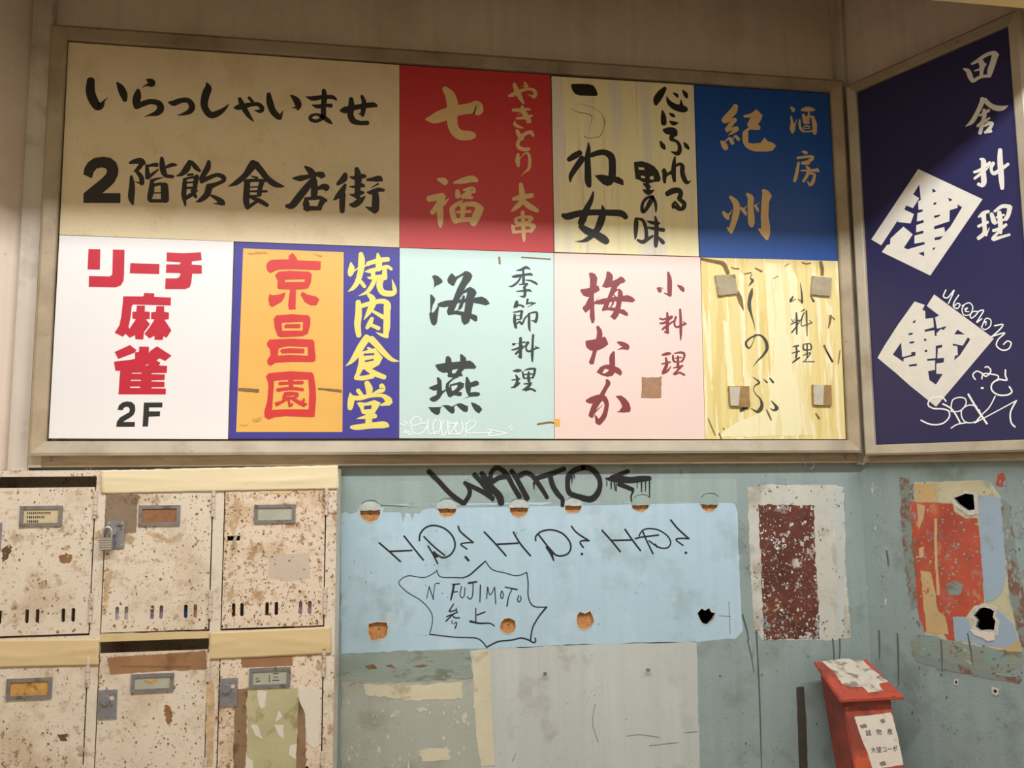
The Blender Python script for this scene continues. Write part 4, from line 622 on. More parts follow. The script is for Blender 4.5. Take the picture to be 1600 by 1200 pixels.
for (u, v) in [(851,1052), (1012,1046)]:
    a, z = WALL.px(u, v, .006)
    V, F = cyl_data(WALL.pt(a, z, 0), WALL.pt(a, z, .012), .0035, 8); v2, f2 = prism_data([circ(a, z, .0055, 8)], WALL, .012, .016, len(V))
    frommesh('bolt', V + v2, F + f2, M['steel'], wb)
for (u, v, r) in [(1125,1056,.0035), (1190,1054,.003), (1214,761,.003), (1186,758,.003), (1228,757,.003), (1500,772,.001)][:5]:
    a, z = WALL.px(u, v, 0)
    prism('nail_head', [circ(a, z, r, 8)], WALL, 0, .0018, M['darksteel'], wb)
# long hairline drips
for i, (u0, v0, u1, v1, w) in enumerate([(1182,985,1190,1200,2.2), (1301,998,1303,1040,2), (1312,998,1311,1035,2), (1160,960,1170,1000,2.4), (1168,1000,1178,1050,1.6)]):
    glyph('drip_line', '%f,%f,%f %f,%f,%f %f,%f,%f' % (u0, v0, w, (u0 + u1) / 2 + 1, (v0 + v1) / 2, w, u1, v1, w * .6), 0, 0, 1, WALL, TH * 2.5, M['dripc'], wb)
# hanging wire below the frame
wire = []
for (u, v) in [(1255,700), (1252,712), (1258,726), (1266,733), (1272,726), (1264,714), (1266,704)]:
    a, z = WALL.px(u, v, .05); wire.append(WALL.pt(a, z, .05))
tube('wire', wire, .0012, M['darksteel'], label='short thin wire loop hanging below the big signboard frame', cat='wire')
# small nail heads on right wall
# ----- paint layers on the right wall
def z8(L): return [(1390 + a / 3.3333, 720 + b / 3.3333) for a, b in L]
R = lambda L, h, m, amp=1.2, step=7, seed=1, holes=(), **k: patch('paint_patch', z8(L), RWALL, 0, h, m, wr, amp=amp, step=step, seed=seed, holes=holes, **k)
R([(130,108),(520,104),(578,190),(598,420),(625,700),(660,850),(690,995),(560,985),(330,940),(185,905),(150,700),(125,400)], TH, M['cream_mural'], 1.2, 8, 80, [hr_px['k'], hr_px['l']], label='flaking cream paint behind the red and blue')
R([(50,85),(100,95),(118,220),(135,500),(150,760),(110,775),(88,600),(60,300)], TH * 1.5, M['smear'], 2, 6, 81)
R([(250,110),(520,105),(568,178),(470,180),(455,160),(390,148),(345,158),(325,178),(318,220),(250,218)], TH * 2, M['cream_mural'], 1.0, 6, 82)
R([(130,122),(240,122),(250,215),(138,217)], TH * 2.4, M['tan'], .8, 7, 83, label='small tan rectangle')
R([(105,213),(328,222),(340,264),(395,300),(458,300),(470,400),(486,640),(492,745),(440,755),(400,812),(328,812),(340,940),(300,930),(262,860),(182,892),(150,800),(120,450)], TH * 1.6, M['red_mural'], 1.0, 7, 84, label='worn brick red painted block')
R([(143,222),(184,232),(176,300),(150,362)], TH * 2.3, M['tan'], .8, 6, 85)
R([(152,455),(180,448),(176,500),(158,505)], TH * 2.3, M['tan'], .8, 5, 86)
R([(162,572),(214,580),(240,700),(252,785),(290,812),(306,905),(190,898),(175,720)], TH * 2.3, M['tan'], 1, 7, 87, label='tan painted stripe')
R([(232,300),(246,300),(250,560),(262,700),(246,700),(234,480)], TH * 2.2, M['tan'], .6, 8, 88)
R([(462,180),(575,190),(596,430),(604,600),(588,680),(560,715),(500,740),(482,560),(466,300)], TH * 2.2, M['bluegrey'], .5, 9, 89, label='pale blue painted area with rounded corner')
R([(330,815),(400,812),(435,890),(540,935),(560,900),(560,775),(645,850),(684,975),(560,970),(342,935)], TH * 1.9, M['bluegrey'], 1.2, 7, 90)
R([(580,200),(625,230),(640,360),(660,500),(700,700),(700,965),(690,970),(655,850),(625,700),(600,420)], TH * 2.6, M['smear'], 1.4, 7, 91, label='brown smear right of the blue')
R([(552,125),(562,70),(590,62),(606,115),(580,135)], TH * 2.4, M['red_mural'], 1.5, 5, 92)
R([(105,940),(185,908),(340,945),(560,988),(690,1000),(690,1060),(600,1110),(420,1078),(200,1020),(112,1005)], TH * 1.2, M['smear2'], 2, 7, 93)
R([(118,1010),(200,1022),(420,1082),(560,1112),(690,1135),(680,1160),(500,1132),(250,1082),(140,1046)], TH * 2.2, M['smear'], 1.4, 6, 94, label='brown smeared arc below the red block')
R([(290,640),(340,625),(385,650),(370,695),(310,700)], TH * 2.6, M['smear2'], 1.5, 4, 95)
R([(640,960),(668,930),(690,995),(560,988)], TH * 2.8, M['tan'], 1, 5, 96)
for i, (k, P) in enumerate(hr_px.items()):
    cu = sum(p[0] for p in P) / len(P); cv = sum(p[1] for p in P) / len(P); f = 1.42 if k in 'kl' else 2.0
    O = [(cu + (u - cu) * f, cv + (v - cv) * f + (1.5 if k in 'kl' else 0)) for u, v in P]
    patch('broken_rim', O, RWALL, 0, TH * 4, M['rim'], wr, amp=1.1 if k in 'kl' else .5, step=3, seed=97 + i, holes=[P])
patch('broken_rim', [(1515,984),(1530,987),(1552,989),(1553,1001),(1545,1002),(1522,992)], RWALL, 0, .004, M['paperwhite'], wr, amp=1, step=4, seed=7)
for (u, v) in [(1471,1054)]:
    a, z = RWALL.px(u, v, 0); prism('nail_head', [circ(a, z, .004, 8)], RWALL, 0, .0018, M['darksteel'], wr)
for i, (u0, v0, u1, v1) in enumerate([(1373,985,1374,1030), (1402,990,1404,1070), (1385,860,1388,885), (1512,990,1520,1040), (1470,1000,1472,1050)]):
    glyph('drip_line', '%f,%f,2 %f,%f,2.4 %f,%f,1' % (u0, v0, (u0 + u1) / 2 + .5, (v0 + v1) / 2, u1, v1), 0, 0, 1, RWALL, TH * 3, M['dripc'], wr)

# ================================================================= sign frames
def rail(name, p0, p1, out, plane, prof, m, parent):
    """mitred length of frame moulding: p0-p1 inner edge, out = outward direction in the plane, prof = [(outward, height)]"""
    dx, dz = p1[0] - p0[0], p1[1] - p0[1]; L = math.hypot(dx, dz); dx /= L; dz /= L
    V = []
    for (p, s) in ((p0, -1), (p1, 1)):
        for (t, h) in prof: V.append(plane.pt(p[0] + out[0] * t + dx * s * t, p[1] + out[1] * t + dz * s * t, h))
    n = len(prof); F = [(i, (i + 1) % n, n + (i + 1) % n, n + i) for i in range(n)] + [tuple(range(n)), tuple(range(n, 2 * n))]
    return frommesh(name, V, F, m, parent)
PROF = [(.0, -.004), (0, .008), (.003, .012), (.034, .020), (.042, .016), (.042, -.048), (.006, -.048)]
sf = thing('sign_frame', 'long pale metal signboard frame around nine shop signs', 'frame')
a0, a1, z0, z1 = -.004, 2.504, 1.652, 2.874
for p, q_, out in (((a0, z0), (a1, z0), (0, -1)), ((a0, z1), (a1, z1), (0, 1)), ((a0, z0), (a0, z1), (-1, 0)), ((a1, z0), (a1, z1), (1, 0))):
    rail('frame_rail', p, q_, out, FACE, PROF, M['frameshade'] if out[1] > 0 else M['framehalfshade'] if out[0] else M['frame'], sf)
box('backboard', (a0 + .01, .012, z0 + .01), (a1 - .01, .045, z1 - .01), M['batten'], sf)
sf2 = thing('sign_frame', 'pale metal frame around the navy sign on the right wall', 'frame')
b0 = RFACE.px(1339, 145, 0); b1 = RFACE.px(1575, 43, 0); b2 = RFACE.px(1370.7, 695, 0)
nx0, nx1, nz0, nz1 = (b0[0] + b2[0]) / 2 - .002, b1[0] + .004, 1.634, 2.852
PR2 = [(.0, -.004), (0, .008), (.003, .010), (.028, .016), (.034, .012), (.034, -.049), (.006, -.049)]
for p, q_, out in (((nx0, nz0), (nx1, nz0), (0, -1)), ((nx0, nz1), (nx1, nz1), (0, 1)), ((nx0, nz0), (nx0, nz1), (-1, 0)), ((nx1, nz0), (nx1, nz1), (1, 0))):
    rail('frame_rail', p, q_, out, RFACE, PR2, M['frameshade'] if out[1] > 0 else M['frame'], sf2)

# ================================================================= sign panels
G = 'shop sign panels in the long frame'
def panel(quad, m, label, h=0.0, group=G):
    L = [FACE.px(u, v, h) for u, v in quad]
    return prism('shop_sign', [L], FACE, h - .006, h, m, label=label, cat='sign', group=group)
PN = {}
PN['cream'] = panel([(107,66),(624,101.5),(624,386.5),(365,377),(93,366.5)], M['cream'], 'wide cream sign with two rows of black brush lettering')
PN['red'] = panel([(624.6,101.7),(860,117),(865,394.5),(624.6,386.5)], M['redp'], 'red sign with gold brush characters')
PN['cream_brush'] = panel([(862,119),(1084,133),(1092,400.5),(866.5,393.5)], M['creamb'], 'yellowed off-white sign with thick black brush writing', .002)
PN['blue'] = panel([(1085.3,133.2),(1294.6,146.5),(1308.7,408),(1093.3,401.5)], M['bluep'], 'deep blue sign with gold characters')
PN['white'] = panel([(93,367.5),(365,377.5),(356,686),(76,685)], M['white'], 'white sign with crimson block characters and black 2F')
PN['orange'] = panel([(367.5,378.3),(623.8,387.4),(623,684.6),(358,685.6)], M['indigo'], 'indigo sign with an orange sheet and yellow characters')
PN['teal'] = panel([(624.6,387.4),(865,395.3),(866,685.5),(623.8,684.8)], M['tealp'], 'pale aqua sign with dark green characters and white pen tag')
PN['pink'] = panel([(865.8,395.5),(1094,402),(1101.5,686),(866.8,685.5)], M['pinkp'], 'pale pink sign with maroon characters')
PN['yellow'] = panel([(1095,402.3),(1309,407.6),(1321.5,686),(1102,686)], M['yellowp'], 'peeling pale yellow sign with four foam squares')
nq = [(nx0 + .002, nz0 + .002), (nx1 - .002, nz0 + .002), (nx1 - .002, nz1 - .002), (nx0 + .002, nz1 - .002)]
PN['navy'] = prism('shop_sign', [nq], RFACE, -.006, 0, M['navy'], label='tall navy sign on the right wall with two white diamonds', cat='sign')
osh = patch('orange_sheet', [(380,388),(537,394),(535,675),(369,675)], FACE, 0, .001, M['orange'], PN['orange'])
for i, P in enumerate([[(372,606),(405,608),(404,614),(372,611)], [(497,606),(534,609),(534,614),(497,609)], [(386,395),(416,393),(418,397),(390,398)], [(489,397),(505,400),(500,402)], [(394,655),(410,650),(408,658),(396,660)], [(373,665),(388,662),(384,667)]]):
    patch('tape_scrap', P, FACE, .001, .0014, M['glue'] if i < 2 else M['cardorange'], PN['orange'], amp=.5, step=5, seed=110 + i)
# fluted light layers, glue and foam squares on the yellow panel
yl = PN['yellow']
for i, P in enumerate([[(1155,425),(1162,430),(1166,530),(1172,600),(1165,640),(1160,560),(1156,480)], [(1181,425),(1186,500),(1190,560),(1192,620),(1186,590),(1182,500)],
                       [(1196,410),(1235,412),(1247,440),(1246,470),(1255,480),(1252,540),(1256,600),(1262,640),(1275,680),(1120,683),(1150,660),(1202,640),(1204,560),(1198,470)], [(1130,500),(1138,505),(1150,620),(1140,640),(1134,560)], [(1290,470),(1300,480),(1302,500),(1292,490)]]):
    patch('pale_layer', P, FACE, 0, .0006, M['yellowlight'], yl, amp=1.2, step=8, seed=120 + i)
glyphs('glue_trace', '5,35,30 120,60,40 230,80,45 300,110,55 350,220,50|400,145,14 430,160,14 490,165,18|565,230,14 655,215,14|705,155,14 790,200,24|480,460,30 520,560,40 550,700,10|470,510,18 500,600,16 545,690,6', 1095, 400, 8.275, FACE, .0016, M['glue'], yl)
glyphs('glue_trace', '400,80,16 450,100,14 510,90,14|640,80,40 660,170,50|660,200,45 660,240,40|770,770,30 760,850,30 740,930,12|790,790,16 820,820,14|180,130,10 230,100,10|30,290,8 90,260,10', 1205, 400, 8.275, FACE, .0016, M['glue'], yl)
glyphs('glue_trace', '665,0,30 700,80,22 770,200,24|860,60,12 840,220,14|690,60,12 760,200,14|560,850,20 600,910,24', 1205, 540, 8, FACE, .0016, M['glue'], yl)
glyphs('glue_trace', '90,910,10 130,1000,14 180,1120,12|230,1100,22 260,1170,12|280,1030,14 295,1050,10|820,800,14 850,860,26 880,930,16', 1095, 540, 8, FACE, .0016, M['glue'], yl)
def pad(P, m, extra=()):
    o = patch('foam_pad', P, FACE, 0, .010, m, yl, amp=.5, step=6, seed=int(P[0][0]))
    for Q, mm in extra: patch('foam_pad_layer', Q, FACE, .0101, .0112, mm, yl, amp=.4, step=5, seed=int(Q[0][0]))
pad([(1118,430),(1149,429),(1153,458),(1123,462)], M['pad'])
pad([(1270,431),(1300,434),(1298,463),(1268,460)], M['pad'])
pad([(1139,603),(1171,603),(1172,636),(1141,635)], M['padb'], [([(1140,604),(1157,604),(1154,634),(1142,634)], M['padw'])])
pad([(1270,601),(1299,602),(1300,634),(1271,633)], M['padb'], [([(1271,602),(1288,602),(1286,633),(1272,632)], M['padw'])])
patch('adhesive_square', [(1003,589),(1013,590),(1034,588),(1033,621),(1002,622)], FACE, 0, .0015, mat('brown_adhesive_square', lin(166, 128, 100), .15, 40, .8, .3, 120), PN['pink'], amp=.8, step=5, seed=140)
patch('tape_scrap', [(865,654),(875,655),(875,666),(866,666)], FACE, 0, .0012, M['orange'], PN['pink'], amp=.4, step=4, seed=141)
glyphs('scuff', '~3 780,402 781,412|~3 840,663 858,660 866,661|~2 815,402 860,405', 0, 0, 1, FACE, .0005, M['glue'], PN['teal'])

INKS = {'cream': (PN['cream'], FACE, 'black', .0004), 'white_red': (PN['white'], FACE, 'crimson', .0004), 'white_black': (PN['white'], FACE, 'charcoal', .0004),
        'orange': (PN['orange'], FACE, 'redink', .0018), 'blueyellow': (PN['orange'], FACE, 'yellow', .0005), 'red': (PN['red'], FACE, 'gold', .0005),
        'cream_brush': (PN['cream_brush'], FACE, 'sumi', .0025), 'cream_ghost': (PN['cream_brush'], FACE, 'ghost', .0023), 'blue': (PN['blue'], FACE, 'gold', .0005),
        'teal': (PN['teal'], FACE, 'darkgreen', .0006), 'pink': (PN['pink'], FACE, 'maroon', .0006), 'yellow': (yl, FACE, 'inkgrey', .0010),
        'white_tag': (PN['teal'], FACE, 'whitepen', .0010), 'navy_tag': (PN['navy'], RFACE, 'whitepen', .0016), 'diamond': (PN['navy'], RFACE, 'ivory', .0006), 'navy': (PN['navy'], RFACE, 'ivory', .0006),
        'spray': (wb, WALL, 'sprayblack', .0024), 'marker': (wb, WALL, 'markerblack', .0016)}
LAB = {'tag': 'white pen graffiti tag', 'tag_a': 'white pen tag along the lower diamond', 'tag_b': 'small white pen letters and dot', 'tag_c': 'white pen tag under the lower diamond',
       'tag_d': 'first thick black sprayed letters', 'tag_e': 'thick black sprayed letters T O', 'tag_f': 'black sprayed arrow pointing left with drips', 'mark_a': 'black marker letters H D and question mark', 'mark_b': 'black marker letters repeated to the right',
       'bubble': 'spiky speech bubble outline in dark marker', 'words': 'handwritten words inside the spiky bubble'}
cur = None
for ln in GLYPHS.strip().split('\n'):
    if ln[0] == '@':
        k_, ox, oy, sc = ln[1:].split(); cur = (INKS[k_], float(ox), float(oy), float(sc), k_); continue
    nm, dat = ln.split(' ', 1)
    (par, pl, inkn, h), ox, oy, sc, key = cur
    nmn = 'graffiti' if nm in LAB else ('diamond_emblem' if key == 'diamond' else 'character')
    glyph(nmn, dat, ox, oy, sc, pl, h, I[inkn], par, **({'label': LAB[nm]} if nm in LAB else {}))

# ================================================================= lockers
lb = thing('locker_bank', 'rust-specked cream steel locker bank against the wall', 'lockers', loc=(.37, -.1, 0))
LX0, LX1, LTOP = -.097, .834, 1.566
DX = [(-.069, .206), (.231, .506), (.534, .806)]
ROW = [(1.521, 1.142), (1.089, .710), (.657, .278)]
fr_holes = []
for (t, b) in ROW:
    for (l, r) in DX: fr_holes.append(rect(l, b - .006, r, t + .029))
prism('front_frame', [rect(LX0, .2, LX1, LTOP)] + fr_holes, LFRONT, -.012, 0, M['locker'], lb)
box('side_panel', (LX0, -.208, .2), (LX0 + .003, .03, LTOP), M['locker'], lb)
box('side_panel', (LX1 - .003, -.208, .2), (LX1, .03, LTOP), M['locker'], lb)
box('top_panel', (LX0 + .003, -.208, LTOP - .003), (LX1 - .003, .03, LTOP), M['locker'], lb)
box('back_panel', (LX0 + .003, .026, .2), (LX1 - .003, .029, LTOP - .003), M['locker'], lb)
for xx in (.2185, .52): box('divider', (xx - .002, -.208, .2), (xx + .002, .026, LTOP - .003), M['locker'], lb)
for zz in (1.127, .695, .262):
    for (l, r) in ((LX0 + .003, .2165), (.2205, .518), (.522, LX1 - .003)): box('shelf', (l, -.208, zz - .004), (r, .026, zz), M['locker'], lb)
box('plinth', (LX0 + .01, -.2, 0), (LX1 - .01, .02, .2), M['enamelgone'], lb)
FR = [.115, .2, .467, .55, .775, .864]
SLF = {0: (.118, .2, .438, .53, .757, .846), 1: (.148, .231, .467, .55, .775, .864), 2: (.12, .2, .44, .53, .765, .855)}
doors = {}
def ring(a0, z0, a1, z1, w, h0, h1, m, parent):
    return prism('card_holder', [rect(a0, z0, a1, z1), rect(a0 + w, z0 + w, a1 - w, z1 - w)], LFRONT, h0, h1, m, parent)
cards = {(0, 0): (30, 790, 98, 823, 'card'), (0, 1): (216, 789, 282, 822, 'cardbrown'), (0, 2): (397, 788, 462, 818, 'cardgreen'), (1, 0): (9, 1058, 82, 1094, 'cardorange'), (1, 1): (204, 1051, 272, 1083, 'cardgreen'), (1, 2): (389, 1042, 454, 1076, 'cardgreen')}
for ri, (t, b) in enumerate(ROW):
    for ci, (l, r) in enumerate(DX):
        g = .0032; w = r - l
        sl = [capsule(l + w * f, b + .030, b + .066, .0047) for f in SLF[ci]]
        hol = list(sl)
        if (ri, ci) == (0, 2):
            q0 = LFRONT.px(355, 845, .001); q1 = LFRONT.px(375, 837, .001); hol.append(rect(q0[0], q0[1], q1[0], q1[1]))
            for (u, v) in ((356,834), (374,834), (354,862), (373,862)): c_ = LFRONT.px(u, v, .001); hol.append(circ(c_[0], c_[1], .0022, 8))
        m_ = M['lockerheavy'] if (ri, ci) in ((0, 2), (1, 2)) else M['locker']
        d = prism('locker_door', [rect(l + g, b, r - g, t)] + hol, LFRONT, -.004, .001, m_, lb)
        doors[ri, ci] = d
        for zc in ((t - .045), (b + .065)):
            V = []; F = []
            for kk in range(4):
                v_, f_ = cyl_data((r + .0005, -.2225, zc - .037 + kk * .0185), (r + .0005, -.2225, zc - .0195 + kk * .0185), .0052, 10, len(V)); V += v_; F += f_
            frommesh('hinge', V, F, M['hinge'], d)
        if (ri, ci) in cards:
            u0, v0, u1, v1, cm = cards[ri, ci]
            A = LFRONT.px(u0, v1, .003); Bq = LFRONT.px(u1, v0, .003)
        else:
            A = (l + w * .34, t - .085); Bq = (l + w * .72, t - .03); cm = 'cardgreen'
        ring(A[0], A[1], Bq[0], Bq[1], .009, .001, .0055, M['darksteel'], d)
        prism('name_card', [rect(A[0] + .008, A[1] + .008, Bq[0] - .008, Bq[1] - .008)], LFRONT, .001, .0022, M[cm], d)
        if (ri, ci) not in ((0, 2),):
            pu = {(0, 0): (-.069 + .004, 1.432), (0, 1): (.238, 1.432), (1, 0): (-.065, 1.0), (1, 1): (.236, .997), (1, 2): (.538, 1.013)}.get((ri, ci), (l + .006, t - .09))
            prism('lock_plate', [rect(pu[0], pu[1] - .072, pu[0] + .045, pu[1]), rect(pu[0] + .026, pu[1] - .026, pu[0] + .039, pu[1] - .012)], LFRONT, .001, .005, M['steel'], d)
            [prism('rivet', [circ(pu[0] + sx, pu[1] - sz, .003, 8)], LFRONT, .005, .0062, M['chrome'], d) for sx, sz in ((.006, .006), (.039, .006), (.006, .064), (.039, .064))]
            prism('lock_knob', [circ(pu[0] + .018, pu[1] - .026, .011, 14)], LFRONT, .005, .012, M['steel'], d)
# text lines on the first name card
def cardtext(u0, v0, n, lw, par, h, seed, mm=None, s=1.0):
    r_ = random.Random(seed); segs = []
    for (uu, vv) in [(u0 + i * 3.2 * s, v0 + j * 6.5 * s) for j in range(lw) for i in range(n - (3 * j if lw > 1 else 0))]:
        segs.append('%f,%f,1.1 %f,%f,1.1' % (uu, vv - r_.uniform(.6, 1.6) * s, uu + r_.uniform(1, 2.2) * s, vv - r_.uniform(-.5, .8) * s))
        segs.append('%f,%f,0.9 %f,%f,0.9' % (uu + 1, vv - 2 * s, uu + 1, vv + 1.4 * s))
    return glyph('card_writing', '|'.join(segs), 0, 0, 1, LFRONT, h, mm or I['charcoal'], par)
cardtext(42, 802, 12, 3, doors[0, 0], .0026, 3)
glyph('card_writing', '~1.4 400,1061 404,1060|~1.4 400,1065 406,1064|~1.2 421,1055 421,1066|~1.4 427,1053 435,1052|~1.6 426,1063 436,1063|~1.2 428,1058 434,1058', 0, 0, 1, LFRONT, .0026, I['pencil'], doors[1, 2])
glyph('card_stain', '~4 227,1064 236,1066 244,1062', 0, 0, 1, LFRONT, .0026, M['cardorange'], doors[1, 1])
# bare patch, latch behind the hole, rusty streak
patch('bare_patch', [(166,773),(216,773),(214,800),(213,832),(196,834),(180,838),(163,835)], LFRONT, .001, .0013, M['enamelgone'], doors[0, 1], amp=.6, step=6, seed=150)
patch('latch_tongue', [(366,838),(371,838),(366,852),(361,853)], LFRONT, -.002, .003, M['chrome'], doors[0, 2])
patch('old_sticker', [(420,866),(484,864),(485,904),(448,909),(419,902)], LFRONT, .001, .0012, mat('pale_sticker_trace', lin(204, 190, 172), .03, 9, .45, .03), doors[0, 2], amp=.5, step=7, seed=151)
# tapes
def tape(name, quad, m, nx, h, seed, label, par=lb):
    r_ = random.Random(seed); ny = 12; V = []; F = []
    ph = [r_.uniform(0, 6) for _ in range(4)]
    for j in range(ny + 1):
        for i in range(nx + 1):
            s, t = i / nx, j / ny
            u = (quad[0][0] * (1 - s) + quad[1][0] * s) * (1 - t) + (quad[3][0] * (1 - s) + quad[2][0] * s) * t
            v = (quad[0][1] * (1 - s) + quad[1][1] * s) * (1 - t) + (quad[3][1] * (1 - s) + quad[2][1] * s) * t
            if j in (0, ny): v += r_.uniform(-.5, .5)
            if i in (0, nx): u += r_.uniform(-.7, .7)
            c1 = t - (.45 + .16 * math.sin(s * 4.3 + ph[1])); c2 = t - (.72 + .1 * math.sin(s * 7.1 + ph[2])); w = .0022 * math.exp(-abs(c1) * 9) * (.55 + .45 * math.sin(s * 9 + ph[0])) + .0014 * math.exp(-abs(c2) * 12) * (.5 + .5 * math.sin(s * 15 + ph[3]))
            w *= math.sin(math.pi * min(max(t, .02), .98)) ** .5
            a, z = LFRONT.px(u, v, h); V.append(LFRONT.pt(a, z, h + max(w, -.0012)))
    n = len(V); W_ = nx + 1
    for j in range(ny):
        for i in range(nx): q = j * W_ + i; F.append((q, q + 1, q + 1 + W_, q + W_))
    V += [v + Vector((0, .0006, 0)) for v in V]
    F += [tuple(n + k for k in f)[::-1] for f in F]
    border = [i for i in range(W_)] + [j * W_ + nx for j in range(1, ny + 1)] + [ny * W_ + i for i in range(nx - 1, -1, -1)] + [j * W_ for j in range(ny - 1, 0, -1)]
    for k in range(len(border)): a_, b_ = border[k], border[(k + 1) % len(border)]; F.append((a_, b_, b_ + n, a_ + n))
    o = frommesh(name, V, F, m, par, smooth=True)
    if label: o['label'] = label
    return o
tape('masking_tape', [(157,735),(528,727),(529.5,764),(158,771.5)], M['masking'], 60, .0038, 1, 'long cream masking tape along the top edge')
tape('masking_tape', [(-70,1000),(155,998),(154,1040),(-70,1045)], M['masking2'], 40, .0038, 2, 'yellowed masking tape over the lower left slot')
tape('masking_tape', [(327,988),(517,979),(517,1022),(325,1031)], M['masking2'], 36, .0038, 3, 'yellowed masking tape over the lower right slot')
patch('faded_tape', [(157,990),(325,986),(324,997),(157,1003)], LFRONT, 0, .0008, M['masking2'], lb, amp=.5, step=8, seed=160)
patch('brown_tape', [(168,1027),(322,1017),(322,1046),(250,1048),(172,1054)], LFRONT, .001, .0018, M['browntape'], doors[1, 1], amp=.8, step=8, seed=161, label='brown parcel tape with faint writing')
cardtext(190, 1042, 34, 1, doors[1, 1], .0022, 9, M['glue'])
patch('brown_tape', [(377,1029),(456,1024),(457,1040),(378,1043)], LFRONT, .001, .0018, M['browntape'], doors[1, 2], amp=.6, step=8, seed=162)
patch('brown_tape', [(403,766),(448,766),(446,772),(405,771)], LFRONT, .001, .0016, M['masking2'], doors[0, 2], amp=.4, step=6, seed=163)
P2 = doors[1, 2]
patch('torn_paper', [(368,1077),(388,1076),(386,1120),(384,1215),(364,1215),(366,1120)], LFRONT, .001, .0016, M['paperbrown'], P2, amp=1, step=7, seed=164, label='brown glue residue')
patch('torn_paper', [(387,1078),(465,1075),(466,1110),(463,1150),(462,1215),(382,1215),(388,1140),(384,1100)], LFRONT, .001, .0018, M['papertorn'], P2, amp=1.2, step=7, seed=165, label='torn yellowish notice')
patch('torn_paper', [(466,1090),(478,1115),(478,1215),(461,1215),(464,1150)], LFRONT, .001, .0015, M['paperbrown'], P2, amp=.8, step=7, seed=166)
patch('torn_paper', [(465,1072),(497,1073),(500,1100),(498,1165),(490,1170),(480,1160),(476,1115),(468,1095)], LFRONT, .001, .002, M['paperwhite'], P2, amp=.9, step=6, seed=167, label='torn white paper strip')
for i, P in enumerate([[(402,1078),(417,1080),(414,1105),(408,1108),(404,1100)], [(391,1133),(402,1133),(410,1155),(400,1150)], [(436,1110),(441,1120),(430,1128)], [(428,1132),(443,1133),(443,1156),(436,1150)], [(453,1165),(463,1163),(462,1186),(452,1180)], [(384,1180),(395,1190),(396,1215),(384,1215)]]):
    patch('paper_scrap', P, LFRONT, .0019, .0024, M['paperwhite'], P2, amp=.7, step=4, seed=170 + i)
# leaflets lying inside the lockers, seen through the vent slots
for i, (l, r, b, m_, lab) in enumerate([(.262, .315, 1.145, 'white_l', 'white leaflet standing inside the middle top locker behind left vent slots'), (.345, .40, 1.145, 'pink_l', 'pink printed leaflet inside the middle top locker behind centre vent slots'), (.425, .452, 1.145, 'blue_l', 'blue leaflet inside the middle top locker behind right vent slots'), (.455, .485, 1.145, 'orange_l', 'peach leaflet inside the middle top locker at far right slot'), (.725, .785, 1.145, 'pink_l', 'pale pink leaflet inside the right top locker')]):
    z_ = b - .0175
    V, F = prism_data([[(l, z_), (r, z_), (r - .004, z_ + .075 if i != 2 else z_ + .07), (l + .002, z_ + .08)]], Plane((0, -.206, 0), (1, 0, 0), (0, -1, 0)), 0, .0012)
    frommesh('leaflet', V, F, M[m_], label=lab, cat='leaflet', group='leaflets in the lockers')
# padlocks
def padlock(x, z, label):
    t = thing('padlock', label, 'padlock', group='padlocks on the lockers', loc=(x, -.236, z))
    box('lock_body', (x - .017, -.243, z - .028), (x + .017, -.227, z + .006), M['steel'], t, bev=.003)
    for k in range(5): box('lamination', (x - .0155, -.2445, z - .0255 + k * .0062), (x + .0155, -.243, z - .0215 + k * .0062), M['chrome'], t)
    tube('shackle', [(x - .011, -.234, z + .004), (x - .011, -.234, z + .02), (x - .006, -.233, z + .03), (x + .003, -.232, z + .031), (x + .010, -.232, z + .022), (x + .011, -.233, z + .004)], .0028, M['chrome'], t)
    box('hasp', (x + .002, -.2265, z + .008), (x + .028, -.2255, z + .03), M['steel'], t)
padlock(.243, 1.384, 'small steel padlock on the middle locker of the top row')
padlock(-.052, 1.392, 'steel padlock on the leftmost top locker cut by the photo edge')

# ================================================================= red box
X0, X1 = 2.346, 2.522
A = Vector((X0, -.008, .935)); ls = math.radians(15)
DN = Vector((0, -math.sin(ls), -math.cos(ls))); FW = Vector((0, -math.cos(ls), math.sin(ls) * .35)).normalized()
bx = thing('collection_box', 'red metal box leaning against the grey green wall corner', 'box', loc=(2.43, -.25, 0))
SH = Vector((1, 0, 0))
def hexa(name, c8, m, par, **k):
    F = [(0, 1, 2, 3), (4, 7, 6, 5), (0, 4, 5, 1), (1, 5, 6, 2), (2, 6, 7, 3), (3, 7, 4, 0)]
    o = frommesh(name, c8, F, m, par, **k)
    bm = bmesh.new(); bm.from_mesh(o.data); bmesh.ops.bevel(bm, geom=bm.edges[:], offset=.003, segments=2, affect='EDGES'); bm.to_mesh(o.data); bm.free()
    return o
top = A + DN * .03
Lh = (top.z - .01) / math.cos(ls)
Dp = .12; Wd = X1 - X0
fwd = Vector((0, -1, 0))
def bp(x, f, d): return top + SH * (x + .035 * 0) + fwd * f + DN * d
hexa('body', [bp(.012, 0, 0), bp(Wd - .008, 0, 0), bp(Wd - .008, Dp, .055), bp(.012, Dp, .055), bp(.012, 0, Lh), bp(Wd - .008, 0, Lh), bp(Wd - .008, Dp, Lh), bp(.012, Dp, Lh)], M['redbox'], bx)
T0 = A; lf = .175; ld = .078
def lp(s, t, h=0): return A + SH * (s * (Wd + .012) - .004 + t * .012 * (2 * s - 1)) + Vector((0, -lf, -ld)) * t + Vector((0, -.42, .91)) * h
